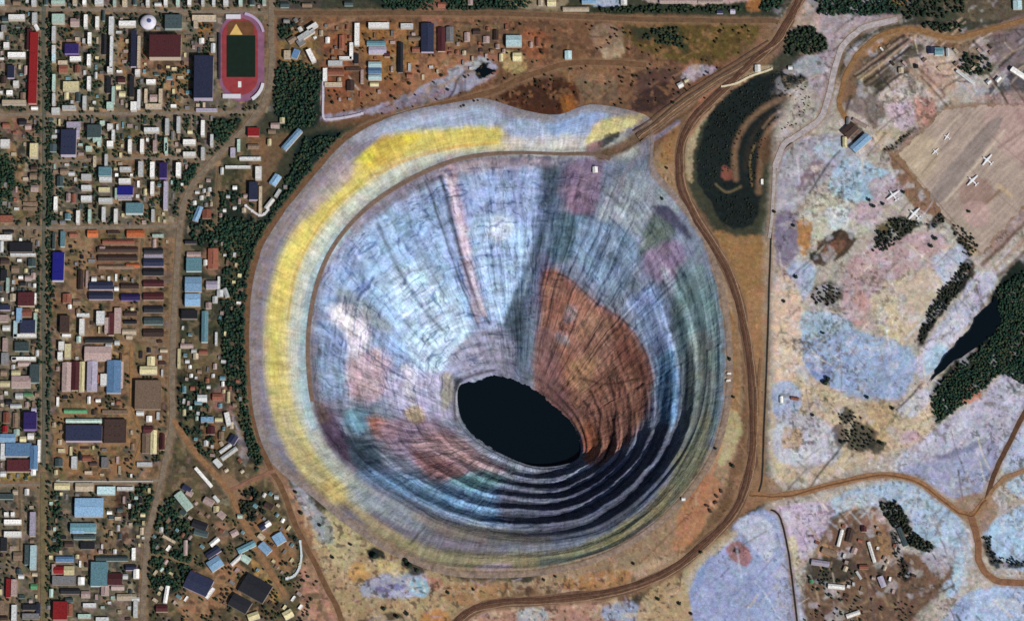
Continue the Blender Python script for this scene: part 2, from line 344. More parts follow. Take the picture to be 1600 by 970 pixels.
PIT_PAINT = """
G 0.74
# ---- shoulder bands: outer lilac, yellow bench, pale band
P 134,130,146 0 8 1  398,600 396,540 399,480 407,425 425,375 455,330 495,280 540,232 585,200 640,180 700,168 755,163 820,182 870,188 920,172 985,182 1012,195 990,250 800,262 650,300 540,380 500,470 500,600 520,690 640,790 780,850 780,893 650,872 535,802 450,735 404,650
L 196,202,192 36 10 1  980,232 880,226 800,222 720,226 650,250 585,290 525,345 486,405 466,470 460,540 464,610 482,675 520,735 570,780
L 170,200,214 14 7 .8  540,360 500,415 482,470 474,540 476,610 490,665
L 222,208,140 36 9 1  790,212 700,218 640,228 585,258 530,302 485,352 455,405 438,465 432,530 436,600 452,665 484,725 524,770
L 214,200,112 34 5 1  784,205 745,207 700,212 640,222 600,238 565,262
L 224,210,88 30 6 1  645,205 610,225 580,248
L 210,196,116 24 5 1  560,280 520,312 480,360 452,410 436,465 430,500
L 206,194,128 24 6 1  430,500 428,530 432,590 444,645
L 202,190,142 20 6 1  444,645 466,700 500,750
L 214,202,114 14 4 .8  478,365 450,415 436,470 428,535 430,590
L 196,150,60 5 2 .55  775,222 700,232 640,248 590,272
L 190,160,80 4 2 .6  566,285 520,325 482,380 458,440 450,500
L 196,172,110 12 6 .6  505,755 560,800 620,838
P 200,170,90 0 5 .7  590,215 625,205 630,245 585,262
P 168,158,160 0 7 .8  490,300 540,250 556,268 500,325 470,345
P 166,180,208 0 8 1  560,205 640,178 755,163 790,185 780,196 700,200 620,208 560,222
P 168,182,212 0 9 1  786,190 830,184 880,190 930,172 980,182 960,200 930,216 880,222 800,220
P 150,178,222 0 7 .9  860,185 920,172 945,180 900,205 862,205
P 210,205,205 0 7 .8  790,215 860,212 940,212 930,232 800,232
P 216,208,150 0 5 1  930,196 965,182 1008,180 1000,190 950,215 915,225
P 40,42,48 0 3 .9  935,222 962,206 968,210 942,232
P 130,85,90 0 4 .8  915,228 938,222 938,236 918,240
# ---- upper north strip under the haul road
P 172,160,172 0 6 1  690,258 800,248 880,250 880,262 800,266 700,275
G 0.95
# ---- east / north-east
P 118,128,148 0 14 1  870,262 940,246 1018,262 1062,322 1098,375 1120,440 1133,520 1134,610 1118,690 1085,750 1000,820 950,760 1020,640 1000,540 930,440 850,420
P 150,160,170 0 10 .9  960,280 1010,275 1060,330 1010,360 970,350
P 165,175,185 0 9 .8  950,300 985,300 985,370 960,400 935,360
P 122,102,124 0 7 .9  875,262 940,250 930,330 895,335 870,300
P 138,112,132 0 6 .6  890,300 925,300 920,330 895,335
P 82,108,122 0 8 1  850,335 900,335 925,345 900,400 860,410 840,400
P 126,150,178 0 10 .9  905,345 985,360 990,420 960,460 905,420
P 92,104,102 0 7 1  1015,335 1045,330 1062,350 1030,390 1000,400 1005,365
P 70,72,92 0 5 1  1018,325 1045,322 1078,365 1072,372 1040,345
P 140,122,152 0 8 .9  1010,395 1050,375 1070,400 1045,445 1010,420
P 172,178,196 0 5 .8  1035,420 1046,425 1050,460 1035,455
P 112,136,142 0 12 1  1060,420 1110,430 1130,540 1122,660 1090,690 1070,600 1050,500
P 130,150,188 0 10 .9  985,470 1030,450 1050,520 1040,600 1022,560 1000,510
P 116,126,122 0 9 .9  1075,540 1110,520 1118,620 1090,700 1060,740 1065,640
P 96,134,168 0 7 .9  1030,560 1055,555 1060,640 1040,690 1030,640
G 0.86
# ---- north-west: pale blue wall
P 140,160,198 0 14 1  500,470 530,400 590,345 680,290 780,265 860,275 850,400 800,520 770,580 715,590 700,640 640,640 560,620 505,600
P 150,178,214 0 16 1  560,380 660,320 700,400 740,500 700,560 640,560 590,500
P 182,206,230 0 14 .95  610,430 670,420 730,500 720,560 680,590 640,550
P 166,192,226 0 14 .9  735,350 820,350 815,430 790,510 760,500 740,420
P 150,168,205 0 10 .7  740,280 850,285 850,330 740,340
P 200,210,226 0 8 .8  765,340 800,345 795,372 760,372
P 222,220,230 0 9 1  520,478 570,480 580,520 562,580 545,570 540,520 515,500
P 130,140,150 0 8 .8  520,455 545,452 600,490 615,520 580,510 540,475
P 186,166,178 0 10 1  545,560 600,545 610,600 590,625 545,620
P 150,175,205 0 8 .8  500,560 530,570 540,610 510,620
P 172,170,198 0 12 .9  610,580 700,590 710,650 660,650 610,640
P 212,212,222 0 7 .8  628,575 650,575 648,625 640,635
P 175,150,162 0 6 .7  696,262 712,262 750,480 740,500 720,400
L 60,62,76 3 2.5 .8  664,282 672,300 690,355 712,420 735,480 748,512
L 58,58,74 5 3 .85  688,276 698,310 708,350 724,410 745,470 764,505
L 196,186,200 9 4 .8  700,275 716,340 736,420 756,490
L 70,80,104 6 4 .7  590,350 600,372 625,425 660,480 690,515
L 60,78,96 7 4 .75  858,330 840,385 815,440 795,490 786,520
L 182,204,216 5 3 .7  846,390 824,440 806,490 795,520
L 110,128,168 4 3 .6  690,410 740,400 800,402 826,400
L 108,122,150 4 3 .6  610,440 640,425 690,415
L 80,96,120 3 3 .5  540,410 560,430 600,480
L 90,100,130 3 3 .5  640,350 660,400 700,470 720,520
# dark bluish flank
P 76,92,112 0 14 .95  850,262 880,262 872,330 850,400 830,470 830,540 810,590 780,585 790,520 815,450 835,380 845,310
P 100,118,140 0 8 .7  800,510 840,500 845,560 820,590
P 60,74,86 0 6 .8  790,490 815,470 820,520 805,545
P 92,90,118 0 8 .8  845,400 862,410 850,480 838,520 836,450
G 0.85
# ---- ledges right above the lake
P 146,146,168 0 9 .9  700,560 760,510 800,530 800,590 760,590 720,600 712,640 690,640
P 156,150,140 0 5 .8  690,590 705,585 708,620 690,640
L 66,62,72 4 3 .8  712,655 710,625 716,600 740,585 772,578
L 70,72,86 4 3 .8  755,522 790,518 812,512
P 40,44,54 0 4 .9  708,592 722,588 720,606 710,610
L 190,195,205 3 2 .7  714,650 714,620 720,600
G 0.80
# ---- the rust-red rock
P 150,108,94 0 8 1  848,425 880,428 930,470 962,492 985,515 1010,560 1018,600 1008,650 985,690 950,720 920,725 912,690 880,650 840,615 835,560 845,490
P 122,92,92 0 9 .9  838,520 870,520 880,600 905,650 880,650 840,610
P 154,118,102 0 9 .8  905,500 945,490 960,540 920,590 900,550
P 132,90,78 0 8 .9  960,510 985,520 1010,560 1016,600 990,580 960,560
P 140,136,146 0 4 .6  885,480 902,482 898,500 880,505
P 142,140,152 0 4 .6  872,520 888,525 888,540 872,535
P 165,130,100 0 8 .7  890,565 930,560 920,610 890,605
L 90,46,40 3 2 .7  848,425 885,432 930,472 965,494 990,520 1012,560 1020,600
L 52,36,36 4 2 .85  952,590 962,640 955,690 945,715
L 52,36,36 4 2 .85  922,610 938,650 930,700
L 80,60,56 3 2 .7  905,590 950,600 1000,590
P 190,120,90 0 4 .8  912,690 922,660 935,690 920,722
G 0.95
# ---- south-west and south walls
P 120,116,140 0 10 1  492,640 520,695 565,738 620,775 660,790 640,760 560,700 520,630
P 66,82,98 0 9 1  530,690 570,680 600,710 590,735 560,735
P 78,62,82 0 7 .9  495,640 520,650 545,700 540,720 510,690
P 96,84,80 0 6 .9  490,628 510,630 515,655 500,660
P 96,140,160 0 8 .8  540,640 580,645 580,670 545,675
P 170,110,90 0 7 .9  572,652 600,652 620,680 590,685
P 132,112,128 0 12 .9  590,660 660,650 712,680 740,710 700,730 640,715 600,700
P 156,130,134 0 9 .9  640,690 700,675 760,715 790,735 760,740 690,720
P 128,94,94 0 8 .9  640,705 690,715 730,735 712,750 670,745
P 172,150,120 0 5 .8  630,640 655,632 662,658 645,660
P 104,136,168 0 12 1  560,740 600,735 690,755 780,760 850,770 850,820 760,815 680,795 610,770
P 90,134,140 0 8 .8  700,750 760,735 790,752 740,765
P 150,160,170 0 8 .8  545,760 600,775 670,815 660,830 590,805
P 130,122,110 0 8 .8  640,800 720,820 850,835 840,850 700,840
P 84,88,104 0 12 1  780,760 900,745 960,715 1030,660 1060,690 1010,770 930,830 800,830
G 0.85
# ---- southern shoulder: olive / straw
P 156,148,118 0 8 1  560,800 620,835 700,858 780,864 860,860 930,845 1000,800 1050,745 1080,700 1110,700 1085,750 1040,800 985,842 920,872 850,888 780,893 710,890 650,872 590,842
P 150,146,110 0 6 .8  860,866 930,846 990,806 985,836 930,862 870,880
P 112,124,116 0 6 .9  845,872 900,866 960,848 990,830 960,858 900,880 850,890
P 176,160,176 0 5 .8  740,886 790,880 800,895 760,898
P 134,136,114 0 8 .9  1050,720 1080,690 1100,640 1112,660 1090,730 1055,780
P 150,160,190 0 5 .7  930,872 990,842 1020,815 1030,820 985,850
L 60,52,40 3 2 .7  640,850 652,836 664,822
L 112,92,74 18 5 1  1024,196 1004,208 985,222 962,234 938,243
L 150,140,150 4 3 .7  1016,236 990,250 975,275 965,300
L 88,70,58 4 2 .8  1020,206 990,226 962,240
"""
cv = Canvas(ax.ravel(), ay.ravel(), (120, 128, 145), 0.9)
cv.run(PIT_PAINT)
cc = cv.c.reshape(PX.shape + (3,))
T, Sx = THF, np.clip(SF, -1, 2)
inner = sstep(0.9, 1.05, Sx)[..., None]
bn = BEN[None, :, None] * np.ones_like(inner)
# streaks of rock colour: down-slope in the north and west, along the benches in the south and east
Tw = T + 0.035 * fbm(ax / 28, ay / 28, 97, 3); Sw = Sx + 0.03 * fbm(ax / 30, ay / 30, 98, 3)
fade = sstep(1.98, 1.55, Sx)
ray = (fbm(Tw * 46, Sx * 4.5, 91, 3) * (0.35 + .65 * fade))[..., None]; ray2 = (fbm(Tw * 120, Sx * 11, 92, 2) * fade)[..., None]; hor = fbm(T * 6, Sw * 85, 93, 3)[..., None]
mosaic = fbm(Tw * 24, Sw * 24, 94, 3)[..., None]
blot = fbm(ax / 9, ay / 9, 95, 3)[..., None]
g = 1 + inner * ((1 - .7 * bn) * (0.36 * ray + 0.20 * ray2) + 0.42 * hor + 0.26 * mosaic) + 0.20 * blot
g += inner * 0.30 * (fbm(ax / 34, ay / 34, 87, 3)[..., None])
g += (1 - inner) * (0.20 * fbm(T * 130, Sx * 3, 96, 2)[..., None] + 0.20 * fbm(T * 40, Sx * 5, 99, 3)[..., None] + 0.20 * hor)
chroma = np.stack([fbm(ax / 13, ay / 13, 101, 3), fbm(ax / 12, ay / 12, 102, 2) * .55, fbm(ax / 14, ay / 14, 103, 3)], -1)
cc = np.clip(cc * np.clip(g, .35, 1.8) * (1 + 0.13 * chroma), 0.004, 0.86)
cc *= PIT_GAIN(ax, ay)[..., None] if 'PIT_GAIN' in globals() else 1.0
# dark fractures / soil-stained cracks following the ledges
cr = sstep(0.93, 0.985, 1 - np.abs(fbm(T * 3.2 + 3, Sw * 21, 110, 2)))[..., None] * sstep(.0, .3, fbm(ax / 32, ay / 32, 111, 2))[..., None] * inner
cr2 = sstep(0.93, 0.985, 1 - np.abs(fbm(Tw * 13 + 3, Sx * 2.2, 112, 2)))[..., None] * sstep(.0, .3, fbm(ax / 30, ay / 30, 113, 2))[..., None] * inner * fade[..., None] * (1 - .6 * bn)
dash = sstep(.50, .78, vn(Tw * 105, Sw * 95, 141)) * sstep(-.15, .25, fbm(ax / 22, ay / 22, 142, 2)); dash2 = sstep(.55, .8, vn(Tw * 190, Sx * 30, 143)) * sstep(-.1, .3, fbm(ax / 24, ay / 24, 144, 2)) * fade
lite = sstep(.55, .85, vn(Tw * 90, Sw * 80, 145)) * sstep(-.15, .3, fbm(ax / 26, ay / 26, 146, 2))
cc = cc * (1 - inner * (.42 * dash + .40 * dash2)[..., None]) * (1 + inner * .32 * lite[..., None])
tint = np.array([.34, .40, .52])
cr = np.maximum(cr, (sstep(0.95, 0.99, 1 - np.abs(fbm(T * 2.0 + 9, Sw * 30, 115, 2))) * sstep(-.1, .2, fbm(ax / 30, ay / 30, 116, 2)))[..., None] * inner)
cc = cc * (1 - (1 - tint) * np.clip(cr * .9 + cr2 * .9, 0, 1))
LF = np.vstack([np.zeros((3 + NS0, NT)), LEDGE])[..., None]       # bench light and shade painted in: flats lightened, faces darkened
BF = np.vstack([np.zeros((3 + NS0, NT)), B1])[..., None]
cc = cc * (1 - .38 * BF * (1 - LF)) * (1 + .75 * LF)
rimdust = (sstep(0.16, 0.0, Sx + .10 * fbm(ax / 9, ay / 9, 120, 3)) * np.interp(THF, np.radians([0, 60, 120, 160, 200, 250, 290, 330, 360]), [1, 1, .9, .6, .5, .35, .5, 1, 1]))[..., None]
cc = cc * (1 - rimdust * .85) + lin((134, 112, 92)) * rimdust * .85 * np.clip(1 + .5 * fbm(ax / 5, ay / 5, 121, 2)[..., None], .4, 1.6)
R_, N_ = PX.shape
idx = np.arange(R_ * N_).reshape(R_, N_)
a = idx[:-1]; b = np.roll(idx, -1, 1)[:-1]; c = np.roll(idx, -1, 1)[1:]; d = idx[1:]
F = np.stack([a, d, c, b], -1).reshape(-1, 4)
V = np.stack([PX, PY, PZ], -1).reshape(-1, 3)
cc = np.clip(cc, 0.004, 0.8)
pit_mat = earth('pit_rock', 0.80, 1.22, 0.05, 0.16, 0.5)
e1 = V[F[:, 2]] - V[F[:, 0]]; e2 = V[F[:, 3]] - V[F[:, 1]]
if np.cross(e1, e2)[:, 2].mean() < 0: F = F[:, ::-1]
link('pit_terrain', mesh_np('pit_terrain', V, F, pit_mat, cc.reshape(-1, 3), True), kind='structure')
axf, ayf, pzf = ax.ravel(), ay.ravel(), PZ.ravel()
RIMP = catmull(pts(R0), 6, True)
def pit_height(px, py):
    if poly_sd(np.array([float(px)]), np.array([float(py)]), RIMP)[0] > 1.5: return 0.0
    return float(pzf[np.argmin((axf - px) ** 2 + (ayf - py) ** 2)])
# lake in the bottom
lx = w2[0] + (w2[0] - w2[0].mean()) * 0.03; ly = w2[1] + (w2[1] - w2[1].mean()) * 0.03
step = 6
step = 4; wob = 1 + .035 * fbm(TH * 9, TH * 0, 130, 2) + .02 * vn(TH * 40, TH * 0, 131)
mx, my = w2[0].mean(), w2[1].mean()
LP = [(float(mx + (lx[i] - mx) * wob[i]), float(my + (ly[i] - my) * wob[i]), -DL + 4.0) for i in range(0, NT, step)]
WATER = water('dark_water', (9, 17, 24))
link('pit_lake_water', mesh_py('pit_lake_water', LP, [tuple(range(len(LP)))][::1], WATER), kind='structure')
# haul road: a strip laid on the ledge between shoulder and cone
hr = (TH > math.radians(166)) & (TH < math.radians(297))
ks = np.nonzero(hr)[0]
rows = range(3 + NS0 - 7, 3 + NS0 + 7)
def strip_from(rows, ks, lift):
    V = []; 
    for r in rows:
        V.append(np.stack([PX[r, ks], PY[r, ks], PZ[r, ks] + lift], -1))
    V = np.array(V); n, m = V.shape[:2]; I = np.arange(n * m).reshape(n, m)
    F = np.stack([I[:-1, :-1], I[1:, :-1], I[1:, 1:], I[:-1, 1:]], -1).reshape(-1, 4)
    return V.reshape(-1, 3), F
# ================================================================== THE PLAIN ROUND THE PIT
xs = np.unique(np.concatenate([np.arange(-120, 1721, 1.7), -120 - np.cumsum(np.geomspace(4, 4000, 14)), 1720 + np.cumsum(np.geomspace(4, 4000, 14))]))
ys = np.unique(np.concatenate([np.arange(-110, 1081, 1.7), -110 - np.cumsum(np.geomspace(4, 2600, 14)), 1080 + np.cumsum(np.geomspace(4, 3000, 14))]))
GX, GY = np.meshgrid(xs, ys)
gpx, gpy = GX.ravel(), GY.ravel()
WXg, WYg = unproj(np.clip(gpx, -2500, 4100), np.clip(gpy, -2500, 3500), 0.0)
WXg = WXg + (gpx - np.clip(gpx, -2500, 4100)) * MPP; WYg = WYg - (gpy - np.clip(gpy, -2500, 3500)) * MPP

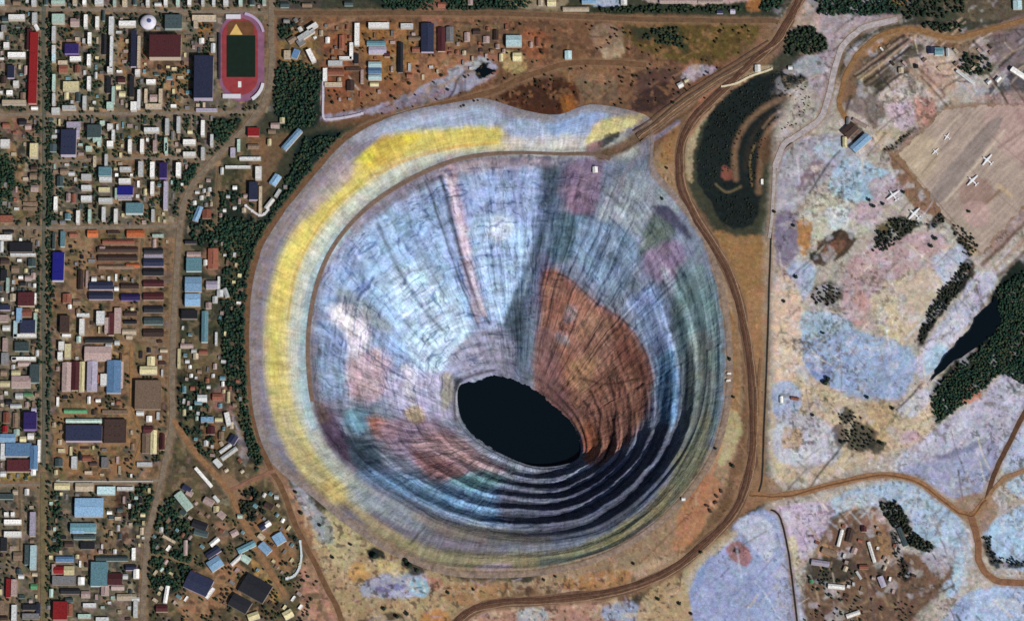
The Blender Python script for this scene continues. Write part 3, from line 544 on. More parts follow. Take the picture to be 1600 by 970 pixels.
GROUND_PAINT = """
# ------------------------------------------------ town (west)
P 98,92,80 0 20 1  -300,-200 440,-200 430,150 300,300 270,500 270,700 230,1000 -300,1200
P 120,94,72 0 8 .9  80,372 268,370 268,480 262,660 240,750 90,750 85,560
P 132,104,80 0 8 .8  100,365 150,365 150,420 120,450 105,440
P 118,84,66 0 6 .8  150,370 215,370 215,425 150,425
P 138,106,76 0 8 .8  95,640 205,635 215,700 200,740 95,745
P 150,112,72 0 6 .7  140,540 205,535 205,560 165,570
P 150,116,84 0 6 .7  200,560 212,560 215,660 205,720 198,720
P 140,104,68 0 7 .8  275,95 295,95 298,160 265,168 240,160 240,105
P 150,105,62 0 5 .8  310,38 330,36 334,80 315,82
P 128,112,82 0 7 .7  85,88 132,88 135,160 85,165
P 120,96,82 0 6 .8  0,182 58,185 60,215 20,225 0,220
P 140,80,78 0 6 .6  10,190 55,190 52,206 12,208
P 138,98,60 0 6 .6  0,232 30,230 40,290 30,330 22,300 20,245
P 24,42,38 0 6 1  -20,240 12,240 24,280 22,310 0,320 -20,320
P 112,92,66 0 8 .7  28,290 62,285 60,340 30,350
P 96,92,62 0 8 .6  140,215 205,215 205,260 140,260
P 128,100,74 0 6 .7  185,215 240,205 260,250 250,345 205,345 190,290
P 30,40,36 0 5 .9  330,188 378,186 352,220 332,222
P 34,44,38 0 5 .9  286,258 312,256 296,290 288,300 272,300 270,270
P 146,100,66 0 5 .7  100,30 125,45 130,70 105,70
P 150,105,70 0 5 .7  186,60 208,60 205,115 186,110
P 138,98,66 0 5 .7  205,55 230,85 228,115 215,120
P 132,96,72 0 5 .7  225,90 285,100 280,112 230,112
P 92,86,60 0 6 .6  64,735 84,735 86,985 60,985
P 146,128,62 0 5 .8  0,738 58,738 58,752 0,755
P 130,66,45 0 4 .8  0,752 50,750 50,760 0,762
P 118,96,70 0 6 .7  150,775 185,770 185,860 160,875 150,850
P 34,42,38 0 6 .9  205,762 238,752 240,800 226,818 205,815
P 72,46,42 0 5 .8  182,772 200,772 200,850 182,850
P 42,52,40 0 6 .7  82,765 98,765 98,860 82,865
P 130,98,72 0 6 .7  120,860 150,855 152,880 125,885
# ------------------------------------------------ south-west settlement
P 84,74,58 0 14 1  282,680 350,700 420,735 470,830 500,900 530,985 225,985 240,810 262,720
P 34,44,38 0 8 .9  240,810 270,770 290,800 300,850 290,910 250,930 232,900
P 36,46,36 0 7 .8  370,770 400,762 412,800 395,815 375,805
P 150,112,84 0 7 .8  318,890 370,880 390,905 360,940 330,960 290,975 280,930
P 160,128,78 0 5 .9  392,872 405,880 440,930 425,940 400,905
P 146,112,90 0 6 .8  335,815 370,815 365,840 345,848
P 140,104,74 0 6 .8  380,820 392,800 450,830 462,880 440,890 410,860
P 30,40,34 0 5 .8  410,860 440,900 470,900 475,860 462,830 450,800 470,835 478,880 455,912 430,900
P 88,76,56 0 8 .8  290,560 380,570 378,640 350,700 300,690 280,640
P 38,48,40 0 7 .9  278,590 320,600 330,660 345,740 310,715 284,660
P 128,88,60 0 6 .7  318,665 340,665 345,700 325,705
P 138,100,96 0 5 .7  330,610 362,605 365,640 335,640
P 150,140,150 0 4 .8  362,640 375,670 388,700 384,725 376,720 370,680
P 140,102,86 0 6 .7  322,380 345,380 345,425 320,425
P 104,90,70 0 7 .7  300,530 340,530 340,580 300,585
# ------------------------------------------------ wooded slope west of the rim
P 26,40,38 0 10 1  470,215 545,205 520,235 480,285 440,335 412,375 398,430 390,500 392,580 400,650 418,715 405,735 385,700 372,620 350,600 345,480 350,400 330,370 345,330 400,350 430,310 455,260
P 32,42,38 0 8 .9  290,320 330,300 400,290 400,340 360,400 320,390 300,360
P 96,82,60 0 6 .6  335,370 360,360 385,410 375,430 350,420
P 116,92,70 0 6 .8  375,300 400,230 440,205 452,215 430,270 405,330 392,335
P 130,96,70 0 6 .7  385,215 420,215 415,240 395,240
# ------------------------------------------------ north
P 110,82,62 0 14 1  430,28 1190,32 1160,110 1080,165 1000,190 960,165 860,190 770,160 690,170 560,195 505,190 500,160 440,165 425,120
P 30,42,38 0 8 1  435,95 470,95 503,110 505,160 490,200 440,200 425,150
P 34,44,38 0 6 .9  436,30 465,35 450,60 432,60
P 124,104,66 0 6 .8  440,55 490,45 500,100 470,110 440,95
P 142,104,64 0 8 .9  562,40 645,40 650,100 630,130 600,135 575,110
P 138,84,58 0 7 .8  510,60 545,60 545,150 510,150
P 132,90,66 0 8 .8  510,150 600,125 660,130 600,155 515,180
P 156,112,84 0 7 .7  620,110 700,80 755,88 740,105 680,130 640,145
P 148,102,84 0 8 .7  700,70 760,70 790,90 740,100
P 104,88,66 0 8 .7  700,40 800,40 790,80 710,85
P 84,68,56 0 6 .7  725,55 790,50 790,80 730,80
P 150,92,62 0 6 .7  820,45 860,55 850,90 820,85
P 178,158,110 0 5 .8  785,85 815,80 820,110 790,112
P 150,148,168 0 5 1  505,180 560,172 620,155 665,132 700,115 750,90 775,105 765,122 720,145 650,165 580,178 510,188
P 166,172,178 0 4 .8  700,112 740,92 760,92 750,112 715,128
P 116,96,106 0 5 .6  600,165 690,140 700,148 610,175
P 24,34,36 0 2 1  742,112 755,100 764,100 762,108 776,112 766,118 752,122
L 26,30,34 3 2 .9  745,110 728,112 715,125 710,140 702,152
P 72,44,32 0 5 1  782,128 830,122 895,128 906,150 895,172 860,184 825,178 790,160 778,145
P 58,40,32 0 5 .6  800,130 870,128 890,150 840,165
P 152,98,50 0 5 .8  878,152 898,150 900,170 880,178
P 84,64,58 0 8 .9  1000,110 1060,105 1075,125 1050,165 1000,178 985,150
P 52,38,38 0 6 .8  1005,140 1045,130 1050,150 1015,175 990,170
P 92,78,44 0 8 1  980,38 1185,38 1150,85 1120,98 1060,98 1000,75
P 44,54,42 0 7 .8  990,44 1060,44 1075,85 1055,72 995,60
P 178,160,132 0 5 .8  940,72 970,68 975,85 945,95
P 150,130,110 0 7 .6  925,40 970,45 965,80 930,70
P 168,160,172 0 4 .9  1070,108 1095,102 1120,105 1100,120 1070,128
P 124,92,70 0 8 .8  900,110 980,95 990,150 920,160
P 112,100,84 0 8 .6  905,120 960,120 960,160 910,150
P 70,66,62 0 6 .9  430,-30 500,-30 500,12 430,14
P 36,46,40 0 6 .9  590,-20 830,-20 830,14 700,18 600,14
P 140,96,82 0 5 .8  665,0 695,0 690,40 660,40
P 150,135,110 0 6 .8  800,-20 880,-20 880,14 800,12
P 165,180,200 0 5 .9  920,-20 970,-20 968,10 925,8
P 44,52,40 0 4 .9  930,12 1010,8 1160,8 1160,20 940,22
P 190,165,160 0 4 .8  1015,-20 1165,-20 1165,4 1020,4
P 160,110,66 0 5 .8  1168,-10 1195,-10 1185,15 1168,18
P 34,42,38 0 5 .9  1190,0 1225,-20 1222,10 1195,22
# ------------------------------------------------ highway corridor and ring of spoil round the east side
P 112,88,68 0 8 1  1215,30 1255,0 1240,60 1190,110 1110,180 1070,215 1070,290 1130,380 1170,470 1190,600 1190,760 1140,830 1060,900 950,945 780,955 700,1000 650,980 720,930 850,905 960,890 1060,820 1130,720 1145,600 1135,480 1100,370 1060,320 1018,270 1012,195 1090,150
P 152,128,104 0 8 .9  1012,262 1060,215 1066,300 1120,385 1150,480 1160,600 1150,700 1120,790 1050,870 950,915 840,925 850,892 985,845 1060,790 1118,690 1140,600 1135,500 1100,375 1060,320
P 168,118,88 0 7 .8  1085,740 1130,760 1110,800 1080,850 1050,850
P 138,104,66 0 7 .7  1128,500 1150,500 1155,650 1128,640
P 178,172,130 0 5 .6  1130,640 1160,660 1140,720 1120,720
P 160,132,100 0 6 .7  1030,260 1060,250 1060,310 1035,300
P 150,112,72 0 6 .8  1045,200 1064,205 1058,250 1030,255
P 175,150,125 0 6 .8  930,905 1050,865 1070,880 960,925
P 168,120,74 0 6 .7  880,905 980,890 970,920 900,925
P 172,112,92 0 5 .7  1100,140 1130,130 1090,200 1070,210
P 178,160,130 0 4 .8  1128,135 1195,104 1205,108 1160,128 1120,165 1090,210 1082,280 1072,270 1075,205
P 142,110,74 0 8 1  1110,362 1150,368 1200,372 1198,440 1180,490 1160,460 1135,400
P 152,116,84 0 6 .9  1160,480 1196,450 1194,560 1188,740 1180,600
# ------------------------------------------------ dark overgrown dump
P 26,34,34 0 5 1  1105,190 1130,150 1170,125 1220,110 1255,112 1270,140 1268,175 1240,205 1215,215 1195,240 1190,290 1182,340 1160,356 1130,352 1112,320 1092,285 1090,240
L 122,96,76 9 4 .9  1150,280 1148,235 1165,195 1200,165 1232,152 1240,165 1225,185 1200,205 1190,240 1185,300
L 46,42,38 7 4 .9  1165,265 1170,230 1188,195 1220,172
L 140,120,80 2 2 .8  1175,290 1172,250 1180,225
P 128,80,66 0 4 .8  1128,262 1142,262 1142,282 1128,280
L 116,104,76 3 2 .8  1118,288 1135,300 1158,292
L 150,124,100 3 2 .6  1192,200 1212,178 1236,168
P 90,66,50 0 5 .8  1185,225 1215,205 1240,200 1215,225 1195,260
# ------------------------------------------------ east: old plant, apron, spoil fields
P 172,163,152 0 20 1  1212,200 1340,120 1600,40 1900,60 1900,1100 1215,1100 1200,780
P 28,40,38 0 5 1  1270,-40 1420,-40 1405,22 1345,27 1282,24
P 60,64,48 0 7 .9  1400,-40 1510,-40 1510,25 1415,32
P 96,84,64 0 6 .8  1490,-40 1580,-40 1600,20 1500,30
P 160,108,50 0 5 .8  1390,-10 1418,-8 1412,8 1398,8
P 40,46,38 0 6 .9  1440,36 1500,36 1505,46 1470,52 1440,46
P 164,150,158 0 6 1  1255,95 1275,20 1320,24 1410,26 1380,42 1340,50 1320,75 1300,110 1292,165 1265,130
P 196,168,150 0 5 .7  1240,0 1270,10 1280,40 1240,45
P 36,46,36 0 6 1  1232,52 1262,40 1288,58 1292,78 1262,86 1226,84
P 120,104,80 0 4 .8  1250,78 1275,72 1275,84 1255,88
P 150,160,172 0 5 .9  1245,95 1280,85 1290,110 1265,120 1240,108
P 124,92,62 0 7 1  1312,130 1340,85 1390,50 1430,42 1520,48 1610,22 1610,62 1540,75 1500,80 1440,70 1400,85 1360,130 1330,160 1310,160
P 172,122,62 0 4 .7  1330,85 1390,50 1400,56 1350,90
P 150,106,68 0 5 .8  1400,44 1440,42 1470,58 1440,64 1405,60
P 178,182,190 0 5 .8  1328,80 1340,65 1365,55 1350,75
P 96,86,66 0 8 .8  1345,95 1420,70 1440,90 1370,150 1340,150
P 52,56,44 0 6 .8  1365,130 1395,115 1410,130 1380,160
P 184,154,132 0 7 1  1420,88 1500,85 1500,130 1460,160 1440,120
P 150,120,92 0 6 .7  1500,60 1560,70 1550,100 1500,95
P 70,66,48 0 6 .9  1503,85 1545,88 1550,112 1520,118 1500,105
P 112,98,104 0 8 .9  1545,50 1620,25 1620,115 1560,115
P 62,62,76 0 6 .9  1540,140 1580,112 1620,95 1620,150 1570,170 1545,160
P 168,164,172 0 5 .8  1490,112 1515,130 1545,140 1530,150 1500,135
P 156,130,122 0 10 1  1500,165 1620,150 1620,310 1540,400 1480,330 1400,230
P 176,138,140 0 8 .8  1560,165 1620,160 1620,210 1580,205
P 112,98,94 0 7 .9  1320,165 1350,145 1388,165 1370,200 1345,180
P 190,176,166 0 7 1  1372,150 1408,115 1432,140 1440,175 1415,212 1372,238 1360,220 1385,180
P 192,170,190 0 6 .8  1385,170 1420,160 1430,190 1400,200
P 196,132,116 0 7 .9  1432,150 1465,165 1450,195 1432,185
P 184,168,124 0 6 .7  1370,205 1420,205 1400,230 1372,238
P 60,60,46 0 4 .9  1378,236 1400,220 1425,200 1428,206 1395,236
P 176,150,120 0 6 .8  1425,230 1480,165 1500,160 1480,200 1440,245
P 70,60,58 0 4 .9  1320,190 1340,195 1350,225 1335,225 1320,205
P 156,154,168 0 10 1  1220,235 1290,208 1335,228 1320,255 1260,305 1215,345 1210,280
P 160,184,200 0 6 .8  1270,230 1310,215 1320,240 1290,255
P 120,92,100 0 5 .8  1245,290 1265,255 1285,255 1265,290 1250,305
P 206,190,190 0 3 .8  1266,260 1284,257 1280,265 1268,267
P 152,190,216 0 8 1  1300,268 1325,245 1352,252 1390,270 1396,292 1360,312 1310,318 1296,300
P 184,182,160 0 10 1  1262,320 1300,300 1340,325 1370,335 1340,375 1300,392 1258,375 1250,345
P 190,205,214 0 6 .8  1290,330 1320,320 1330,345 1300,360
P 186,160,172 0 6 .8  1325,330 1360,315 1385,330 1360,350 1335,345
P 180,158,170 0 6 .8  1355,290 1400,268 1410,300 1380,320
P 138,102,72 0 5 1  1402,285 1392,245 1405,238 1482,322 1470,340 1435,328
P 122,114,138 0 7 1  1212,335 1245,335 1248,400 1215,412
P 182,128,58 0 4 1  1248,346 1268,346 1266,385 1252,396
P 76,58,44 0 4 1  1264,398 1308,358 1340,376 1290,414
P 140,88,54 0 4 .7  1280,390 1305,372 1322,380 1295,402
P 38,42,34 0 3 .8  1264,398 1308,358 1312,362 1272,404
P 44,50,38 0 5 1  1362,400 1372,362 1398,336 1440,346 1432,356 1382,392
P 110,98,52 0 4 .7  1368,358 1390,342 1396,350 1380,364
P 58,54,44 0 4 1  1450,352 1472,330 1480,342 1462,356
P 48,50,38 0 5 1  1484,350 1502,352 1530,380 1518,402 1500,385
P 62,58,50 0 5 .9  1445,375 1462,370 1466,390 1450,392
P 178,150,152 0 12 1  1325,405 1390,380 1450,360 1485,400 1455,460 1390,510 1320,495
P 192,176,150 0 10 1  1370,450 1440,420 1478,425 1435,525 1400,535 1365,505
P 200,186,140 0 7 .8  1370,490 1400,470 1410,520 1385,525
P 154,172,204 0 8 1  1230,418 1262,410 1275,440 1240,478
P 170,180,206 0 7 1  1458,402 1500,384 1512,402 1476,442
P 66,62,56 0 7 .9  1270,450 1300,442 1318,460 1300,478 1275,474
P 190,140,130 0 6 .7  1318,455 1345,450 1355,500 1335,505
P 36,38,34 0 5 1  1433,532 1452,482 1490,432 1510,404 1523,420 1502,456 1470,490 1441,537
P 178,182,208 0 6 1  1444,540 1500,466 1522,430 1556,426 1546,462 1500,522 1470,572 1436,590
P 150,190,214 0 5 .8  1440,560 1470,535 1480,550 1450,585
P 70,66,84 0 3 .8  1440,535 1470,523 1490,515 1475,526
P 26,40,34 0 6 1  1552,452 1620,395 1620,600 1560,585 1500,635 1462,664 1455,622 1470,585 1540,510
P 192,112,82 0 5 .9  1508,612 1522,602 1534,618 1520,634 1506,628
P 120,92,66 0 6 .9  1556,560 1575,545 1585,565 1570,580
P 206,178,152 0 9 1  1212,432 1242,440 1256,490 1255,555 1212,600
P 208,186,160 0 7 .7  1215,500 1250,500 1258,560 1220,590
P 138,166,206 0 9 1  1252,520 1290,488 1335,515 1425,545 1428,590 1402,622 1335,618 1292,602 1262,578
P 152,184,206 0 7 .9  1250,490 1300,490 1335,510 1290,525 1258,530
P 112,142,196 0 7 .8  1260,560 1295,560 1300,592 1275,590
P 24,28,34 0 2 1  1286,598 1294,588 1299,592 1294,604
P 194,174,140 0 10 1  1215,600 1270,590 1330,622 1400,628 1445,600 1460,668 1410,700 1300,742 1212,745
P 150,172,206 0 6 .9  1210,602 1245,600 1250,640 1212,650
P 176,182,200 0 9 .9  1215,650 1275,650 1310,680 1305,722 1215,720
P 190,160,108 0 7 .8  1355,635 1395,630 1390,680 1360,690
P 180,186,206 0 7 .8  1400,640 1440,605 1455,620 1430,650
P 188,150,92 0 6 .8  1225,670 1250,670 1250,695 1225,700
P 58,58,48 0 5 .9  1312,640 1328,636 1335,650 1318,662
P 62,64,48 0 6 .9  1335,655 1362,668 1372,690 1345,705 1320,698 1330,675
P 70,62,60 0 4 .8  1300,668 1318,662 1320,690 1308,698
P 54,56,46 0 3 .9  1355,690 1385,690 1375,708 1358,705
P 172,174,198 0 9 1  1400,722 1465,668 1535,620 1560,590 1620,570 1620,660 1545,712 1480,712 1420,745
P 148,154,190 0 8 1  1400,735 1480,708 1545,686 1560,722 1530,772 1490,778 1440,748
P 100,110,140 0 5 .7  1450,712 1490,704 1535,684 1540,692 1490,714
P 184,150,168 0 5 .8  1408,678 1430,672 1440,684 1415,690
P 160,184,216 0 8 .9  1560,700 1620,660 1620,730 1580,745
P 152,182,210 0 9 1  1275,808 1320,770 1400,752 1445,762 1490,800 1512,840 1510,905 1480,935 1455,880 1375,792 1300,815
P 172,190,200 0 6 .8  1310,785 1360,768 1370,785 1320,800
P 112,84,62 0 7 1  1300,808 1370,792 1400,855 1450,868 1492,885 1445,950 1375,1000 1245,1000 1255,920 1280,850
P 150,108,90 0 5 .8  1345,805 1375,800 1375,830 1350,825
P 172,128,84 0 5 .8  1280,850 1308,858 1306,872 1280,864
P 60,58,50 0 6 .8  1265,875 1330,870 1335,905 1265,910
P 22,28,26 0 4 1  1370,784 1402,786 1422,812 1432,836 1458,850 1454,862 1422,852 1404,832
P 30,30,28 0 3 .9  1390,830 1402,832 1406,860 1394,858
P 28,26,28 0 4 .9  1406,876 1420,880 1422,905 1410,905
P 26,26,26 0 4 .9  1368,884 1380,890 1388,912 1376,905
P 160,120,70 0 5 .7  1362,800 1385,830 1390,880 1376,880
P 160,158,176 0 6 .8  1440,870 1480,850 1500,860 1470,900
P 180,166,190 0 7 1  1210,795 1300,786 1290,830 1250,880 1238,860
P 192,180,130 0 4 .8  1228,845 1245,840 1250,880 1240,900
P 152,164,200 0 8 1  1076,912 1090,880 1132,846 1160,808 1212,800 1236,870 1246,1000 1085,1000 1075,940
P 122,140,180 0 6 .7  1072,905 1095,870 1130,845 1110,880 1085,930
P 190,196,214 0 6 .8  1150,815 1180,805 1210,830 1200,880 1165,840
P 152,108,108 0 5 .9  1136,858 1150,843 1175,865 1165,884 1145,875
P 40,26,34 0 2.5 1  1146,858 1152,853 1158,862 1152,866
P 176,160,132 0 6 .8  1060,920 1075,880 1140,830 1150,838 1090,890 1070,950
P 150,188,222 0 7 1  1538,822 1560,808 1620,790 1620,885 1560,882 1545,860
P 32,36,40 0 4 .9  1536,842 1546,838 1552,862 1570,876 1610,878 1610,886 1556,884 1540,866
P 150,176,214 0 8 1  1470,1000 1500,935 1540,918 1640,912 1640,1000
P 116,136,170 0 5 .7  1470,985 1492,945 1520,935 1500,970
P 150,190,220 0 5 .8  1575,755 1620,740 1620,785 1590,775
# ------------------------------------------------ south of the pit
P 166,144,112 0 16 1  425,740 500,800 600,855 720,905 800,910 760,930 700,1020 530,1020 500,890
P 168,128,110 0 8 1  478,870 500,895 540,1000 480,1000 465,930
P 150,110,86 0 6 .8  440,740 470,790 500,870 490,870 455,800
P 160,164,176 0 6 .8  455,740 480,770 520,830 500,835 470,790
P 180,170,130 0 8 .8  505,800 560,830 560,870 520,880
P 130,144,150 0 6 .7  490,805 515,815 520,850 495,840
P 190,150,92 0 5 .8  545,885 575,880 575,905 550,905
P 158,164,190 0 6 .9  570,905 640,890 670,905 660,930 590,935 565,925
P 110,110,160 0 4 .8  585,918 620,912 635,918 600,926
P 140,180,196 0 5 .8  640,905 668,908 666,930 645,928
P 40,46,42 0 4 1  575,860 596,858 600,872 580,876
P 44,50,46 0 4 .9  628,872 650,880 662,892 645,902 632,888
P 168,104,92 0 5 .6  665,900 690,905 690,920 670,915
P 200,186,130 0 5 .6  595,870 640,890 620,900 590,885
P 172,120,70 0 6 .8  660,955 700,955 700,985 660,985
P 62,56,44 0 5 .9  560,970 625,958 640,985 560,990
P 160,124,88 0 7 .8  690,915 800,915 780,935 720,945
P 168,132,116 0 9 1  740,960 860,945 960,940 1010,960 1010,1010 720,1010
P 150,164,190 0 7 .9  940,950 990,942 1010,965 960,985
P 160,176,186 0 6 .7  810,952 850,950 850,975 815,985
P 176,152,120 0 7 .9  1000,940 1060,900 1080,960 1090,1010 1010,1010
"""
cg = Canvas(gpx, gpy, (60, 62, 50), 1.0); cg.sharp = 0.55
far = (gpx < -300) | (gpx > 1900)
# patchwork of yards and greens in the town before the larger deposits are laid
cg.run(GROUND_PAINT)
g = cg.c
town = np.clip(1 - sstep(-6, 10, poly_sd(gpx, gpy, pts("-300,-200 425,-200 420,160 385,215 430,330 395,430 390,640 420,730 480,840 520,985 520,1200 -300,1200"))), 0, 1)
yard = fbm(gpx / 8.0, gpy / 8.0, 201, 2)
dk = sstep(0.08, 0.30, fbm(gpx / 10.0 + 40, gpy / 10.0, 202, 3))
olive = sstep(0.05, 0.35, fbm(gpx / 14.0, gpy / 14.0 + 9, 203, 3))
tanp = sstep(0.10, 0.4, fbm(gpx / 11.0 + 5, gpy / 11.0, 204, 3))
def mixin(m, col):
    global g
    m = m[:, None]; g = g * (1 - m) + lin(col) * m
lush = town * np.clip(1 - sstep(-20, 30, poly_sd(gpx, gpy, pts("-50,-50 420,-50 400,180 270,350 60,350 -50,350"))), 0, 1)
mixin(town * dk * 0.55 + lush * dk * .15, (34, 42, 36)); mixin(town * olive * 0.35, (104, 98, 66)); mixin(town * tanp * 0.35, (150, 126, 100))
north = np.clip(1 - sstep(-10, 10, poly_sd(gpx, gpy, pts("430,20 1190,32 1100,160 960,165 700,165 505,190 430,150"))), 0, 1)
mixin(north * sstep(0.12, 0.4, fbm(gpx / 9, gpy / 9, 206, 3)) * .5, (66, 50, 42)); mixin(north * sstep(0.12, 0.4, fbm(gpx / 10, gpy / 8, 207, 3)) * .4, (158, 116, 84))
east = sstep(1200, 1225, gpx) * (1 - far)
mixin(east * sstep(0.16, 0.34, fbm(gpx / 7, gpy / 7, 208, 4)) * .6 * sstep(-.2, .3, fbm(gpx / 45, gpy / 45, 209, 2)), (96, 84, 74))
mixin(east * sstep(0.20, 0.36, fbm(gpx / 5, gpy / 5, 221, 3)) * .6 * sstep(-.1, .3, fbm(gpx / 38, gpy / 38, 222, 2)), (58, 56, 50))
mixin(east * sstep(0.18, 0.36, fbm(gpx / 9, gpy / 4, 223, 3)) * .45 * sstep(-.1, .3, fbm(gpx / 42, gpy / 42, 224, 2)), (134, 108, 86))
mixin(east * sstep(0.15, 0.45, fbm(gpx / 16, gpy / 16, 210, 3)) * .4, (196, 196, 206))
south = np.clip(1 - sstep(-8, 8, poly_sd(gpx, gpy, pts("430,745 600,860 720,900 960,900 1070,900 1060,1000 530,1000"))), 0, 1)
mixin(south * sstep(0.30, 0.45, fbm(gpx / 6, gpy / 6, 211, 2)) * .7, (66, 54, 50)); mixin(south * sstep(0.15, 0.45, fbm(gpx / 12, gpy / 12, 212, 3)) * .5, (196, 178, 150))
# wheel tracks, scraped strips and small plots
rr = random.Random(3)
def strokes(n, zone, cols, ang, ln, wd, op):
    Z = pts(zone); lo, hi = Z.min(0), Z.max(0); k = 0
    cg.c = g
    while k < n:
        x, y = rr.uniform(lo[0], hi[0]), rr.uniform(lo[1], hi[1])
        c_ = False
        for i in range(len(Z)):
            a, b = Z[i - 1], Z[i]
            if (a[1] > y) != (b[1] > y) and x < (b[0] - a[0]) * (y - a[1]) / (b[1] - a[1]) + a[0]: c_ = not c_
        if not c_: continue
        k += 1
        a = math.radians(rr.choice(ang) + rr.gauss(0, 5)); L = rr.uniform(*ln); bend = rr.gauss(0, .06)
        P = [(x, y), (x + L * .5 * math.cos(a), y + L * .5 * math.sin(a)), (x + L * math.cos(a + bend), y + L * math.sin(a + bend))]
        cg.line(rr.choice(cols), rr.uniform(*wd), rr.uniform(.8, 1.8), np.array(P), rr.uniform(*op))
EZ = "1215,120 1330,60 1600,60 1600,970 1080,970 1150,810 1215,790"
strokes(150, EZ, ((84, 74, 70), (110, 92, 78), (70, 66, 72), (120, 100, 110)), (-45, 45, -50, 80), (14, 70), (1.2, 2.6), (.3, .7))
strokes(110, EZ, ((212, 206, 200), (196, 206, 224), (222, 208, 180)), (-45, 45, -50, 80), (14, 60), (1.4, 3), (.3, .7))
strokes(110, "430,745 600,860 720,900 960,900 1070,900 1060,990 530,1000", ((90, 70, 58), (210, 196, 168), (120, 90, 80), (170, 150, 170)), (20, -20, 70, 0), (6, 26), (1, 2.6), (.3, .7))
strokes(120, "430,28 1190,32 1100,160 960,165 700,165 505,190 430,120", ((70, 50, 42), (170, 128, 96), (60, 56, 44), (150, 110, 96)), (-28, 0, 90, -35), (6, 30), (1, 3), (.3, .75))
strokes(70, "1300,40 1600,40 1600,140 1300,140", ((58, 46, 42), (74, 60, 52), (50, 46, 46), (180, 158, 130)), (-40, -38, 50, -5), (14, 60), (1.6, 4), (.4, .85))
strokes(60, "1265,800 1500,800 1500,970 1250,970", ((48, 42, 38), (158, 124, 84), (84, 62, 48), (176, 150, 120)), (60, 75, 100, -20), (6, 30), (1.5, 4), (.4, .9))
strokes(110, "1012,262 1060,215 1066,300 1120,385 1150,480 1160,600 1150,700 1120,790 1050,870 950,915 840,925 850,892 985,845 1060,790 1118,690 1140,600 1135,500 1100,375 1060,320", ((96, 70, 54), (186, 156, 128), (120, 84, 64), (160, 140, 130)), (60, 80, 100), (6, 30), (1, 3), (.25, .6))
def plots(n, zone, cols, wd, ht_, op):
    Z = pts(zone); lo, hi = Z.min(0), Z.max(0); cg.c = g
    for k in range(n):
        x, y = rr.uniform(lo[0], hi[0]), rr.uniform(lo[1], hi[1]); w_, h_ = rr.uniform(*wd) / 2, rr.uniform(*ht_) / 2
        cg.poly(rr.choice(cols), rr.uniform(.6, 1.6), np.array([(x - w_, y - h_), (x + w_, y - h_), (x + w_, y + h_), (x - w_, y + h_)]), rr.uniform(*op))
PC = ((150, 140, 120), (128, 112, 96), (86, 84, 82), (44, 50, 44), (40, 44, 40), (104, 100, 66), (160, 128, 98), (74, 84, 72), (120, 100, 100), (58, 54, 50), (96, 90, 84), (52, 60, 50))
plots(620, "0,0 425,0 425,180 0,180", PC, (3, 14), (3, 14), (.35, .85)); plots(560, "0,180 340,180 340,360 0,360", PC, (3, 14), (3, 14), (.35, .85))
plots(420, "0,360 270,360 270,740 0,740", PC, (3, 18), (3, 12), (.3, .75)); plots(420, "0,740 240,740 240,970 0,970", PC, (3, 16), (3, 12), (.35, .85))
plots(260, "240,560 480,560 480,970 240,970", PC, (3, 12), (3, 12), (.3, .7)); plots(90, "430,30 700,30 700,160 430,160", PC, (3, 14), (3, 14), (.3, .6))
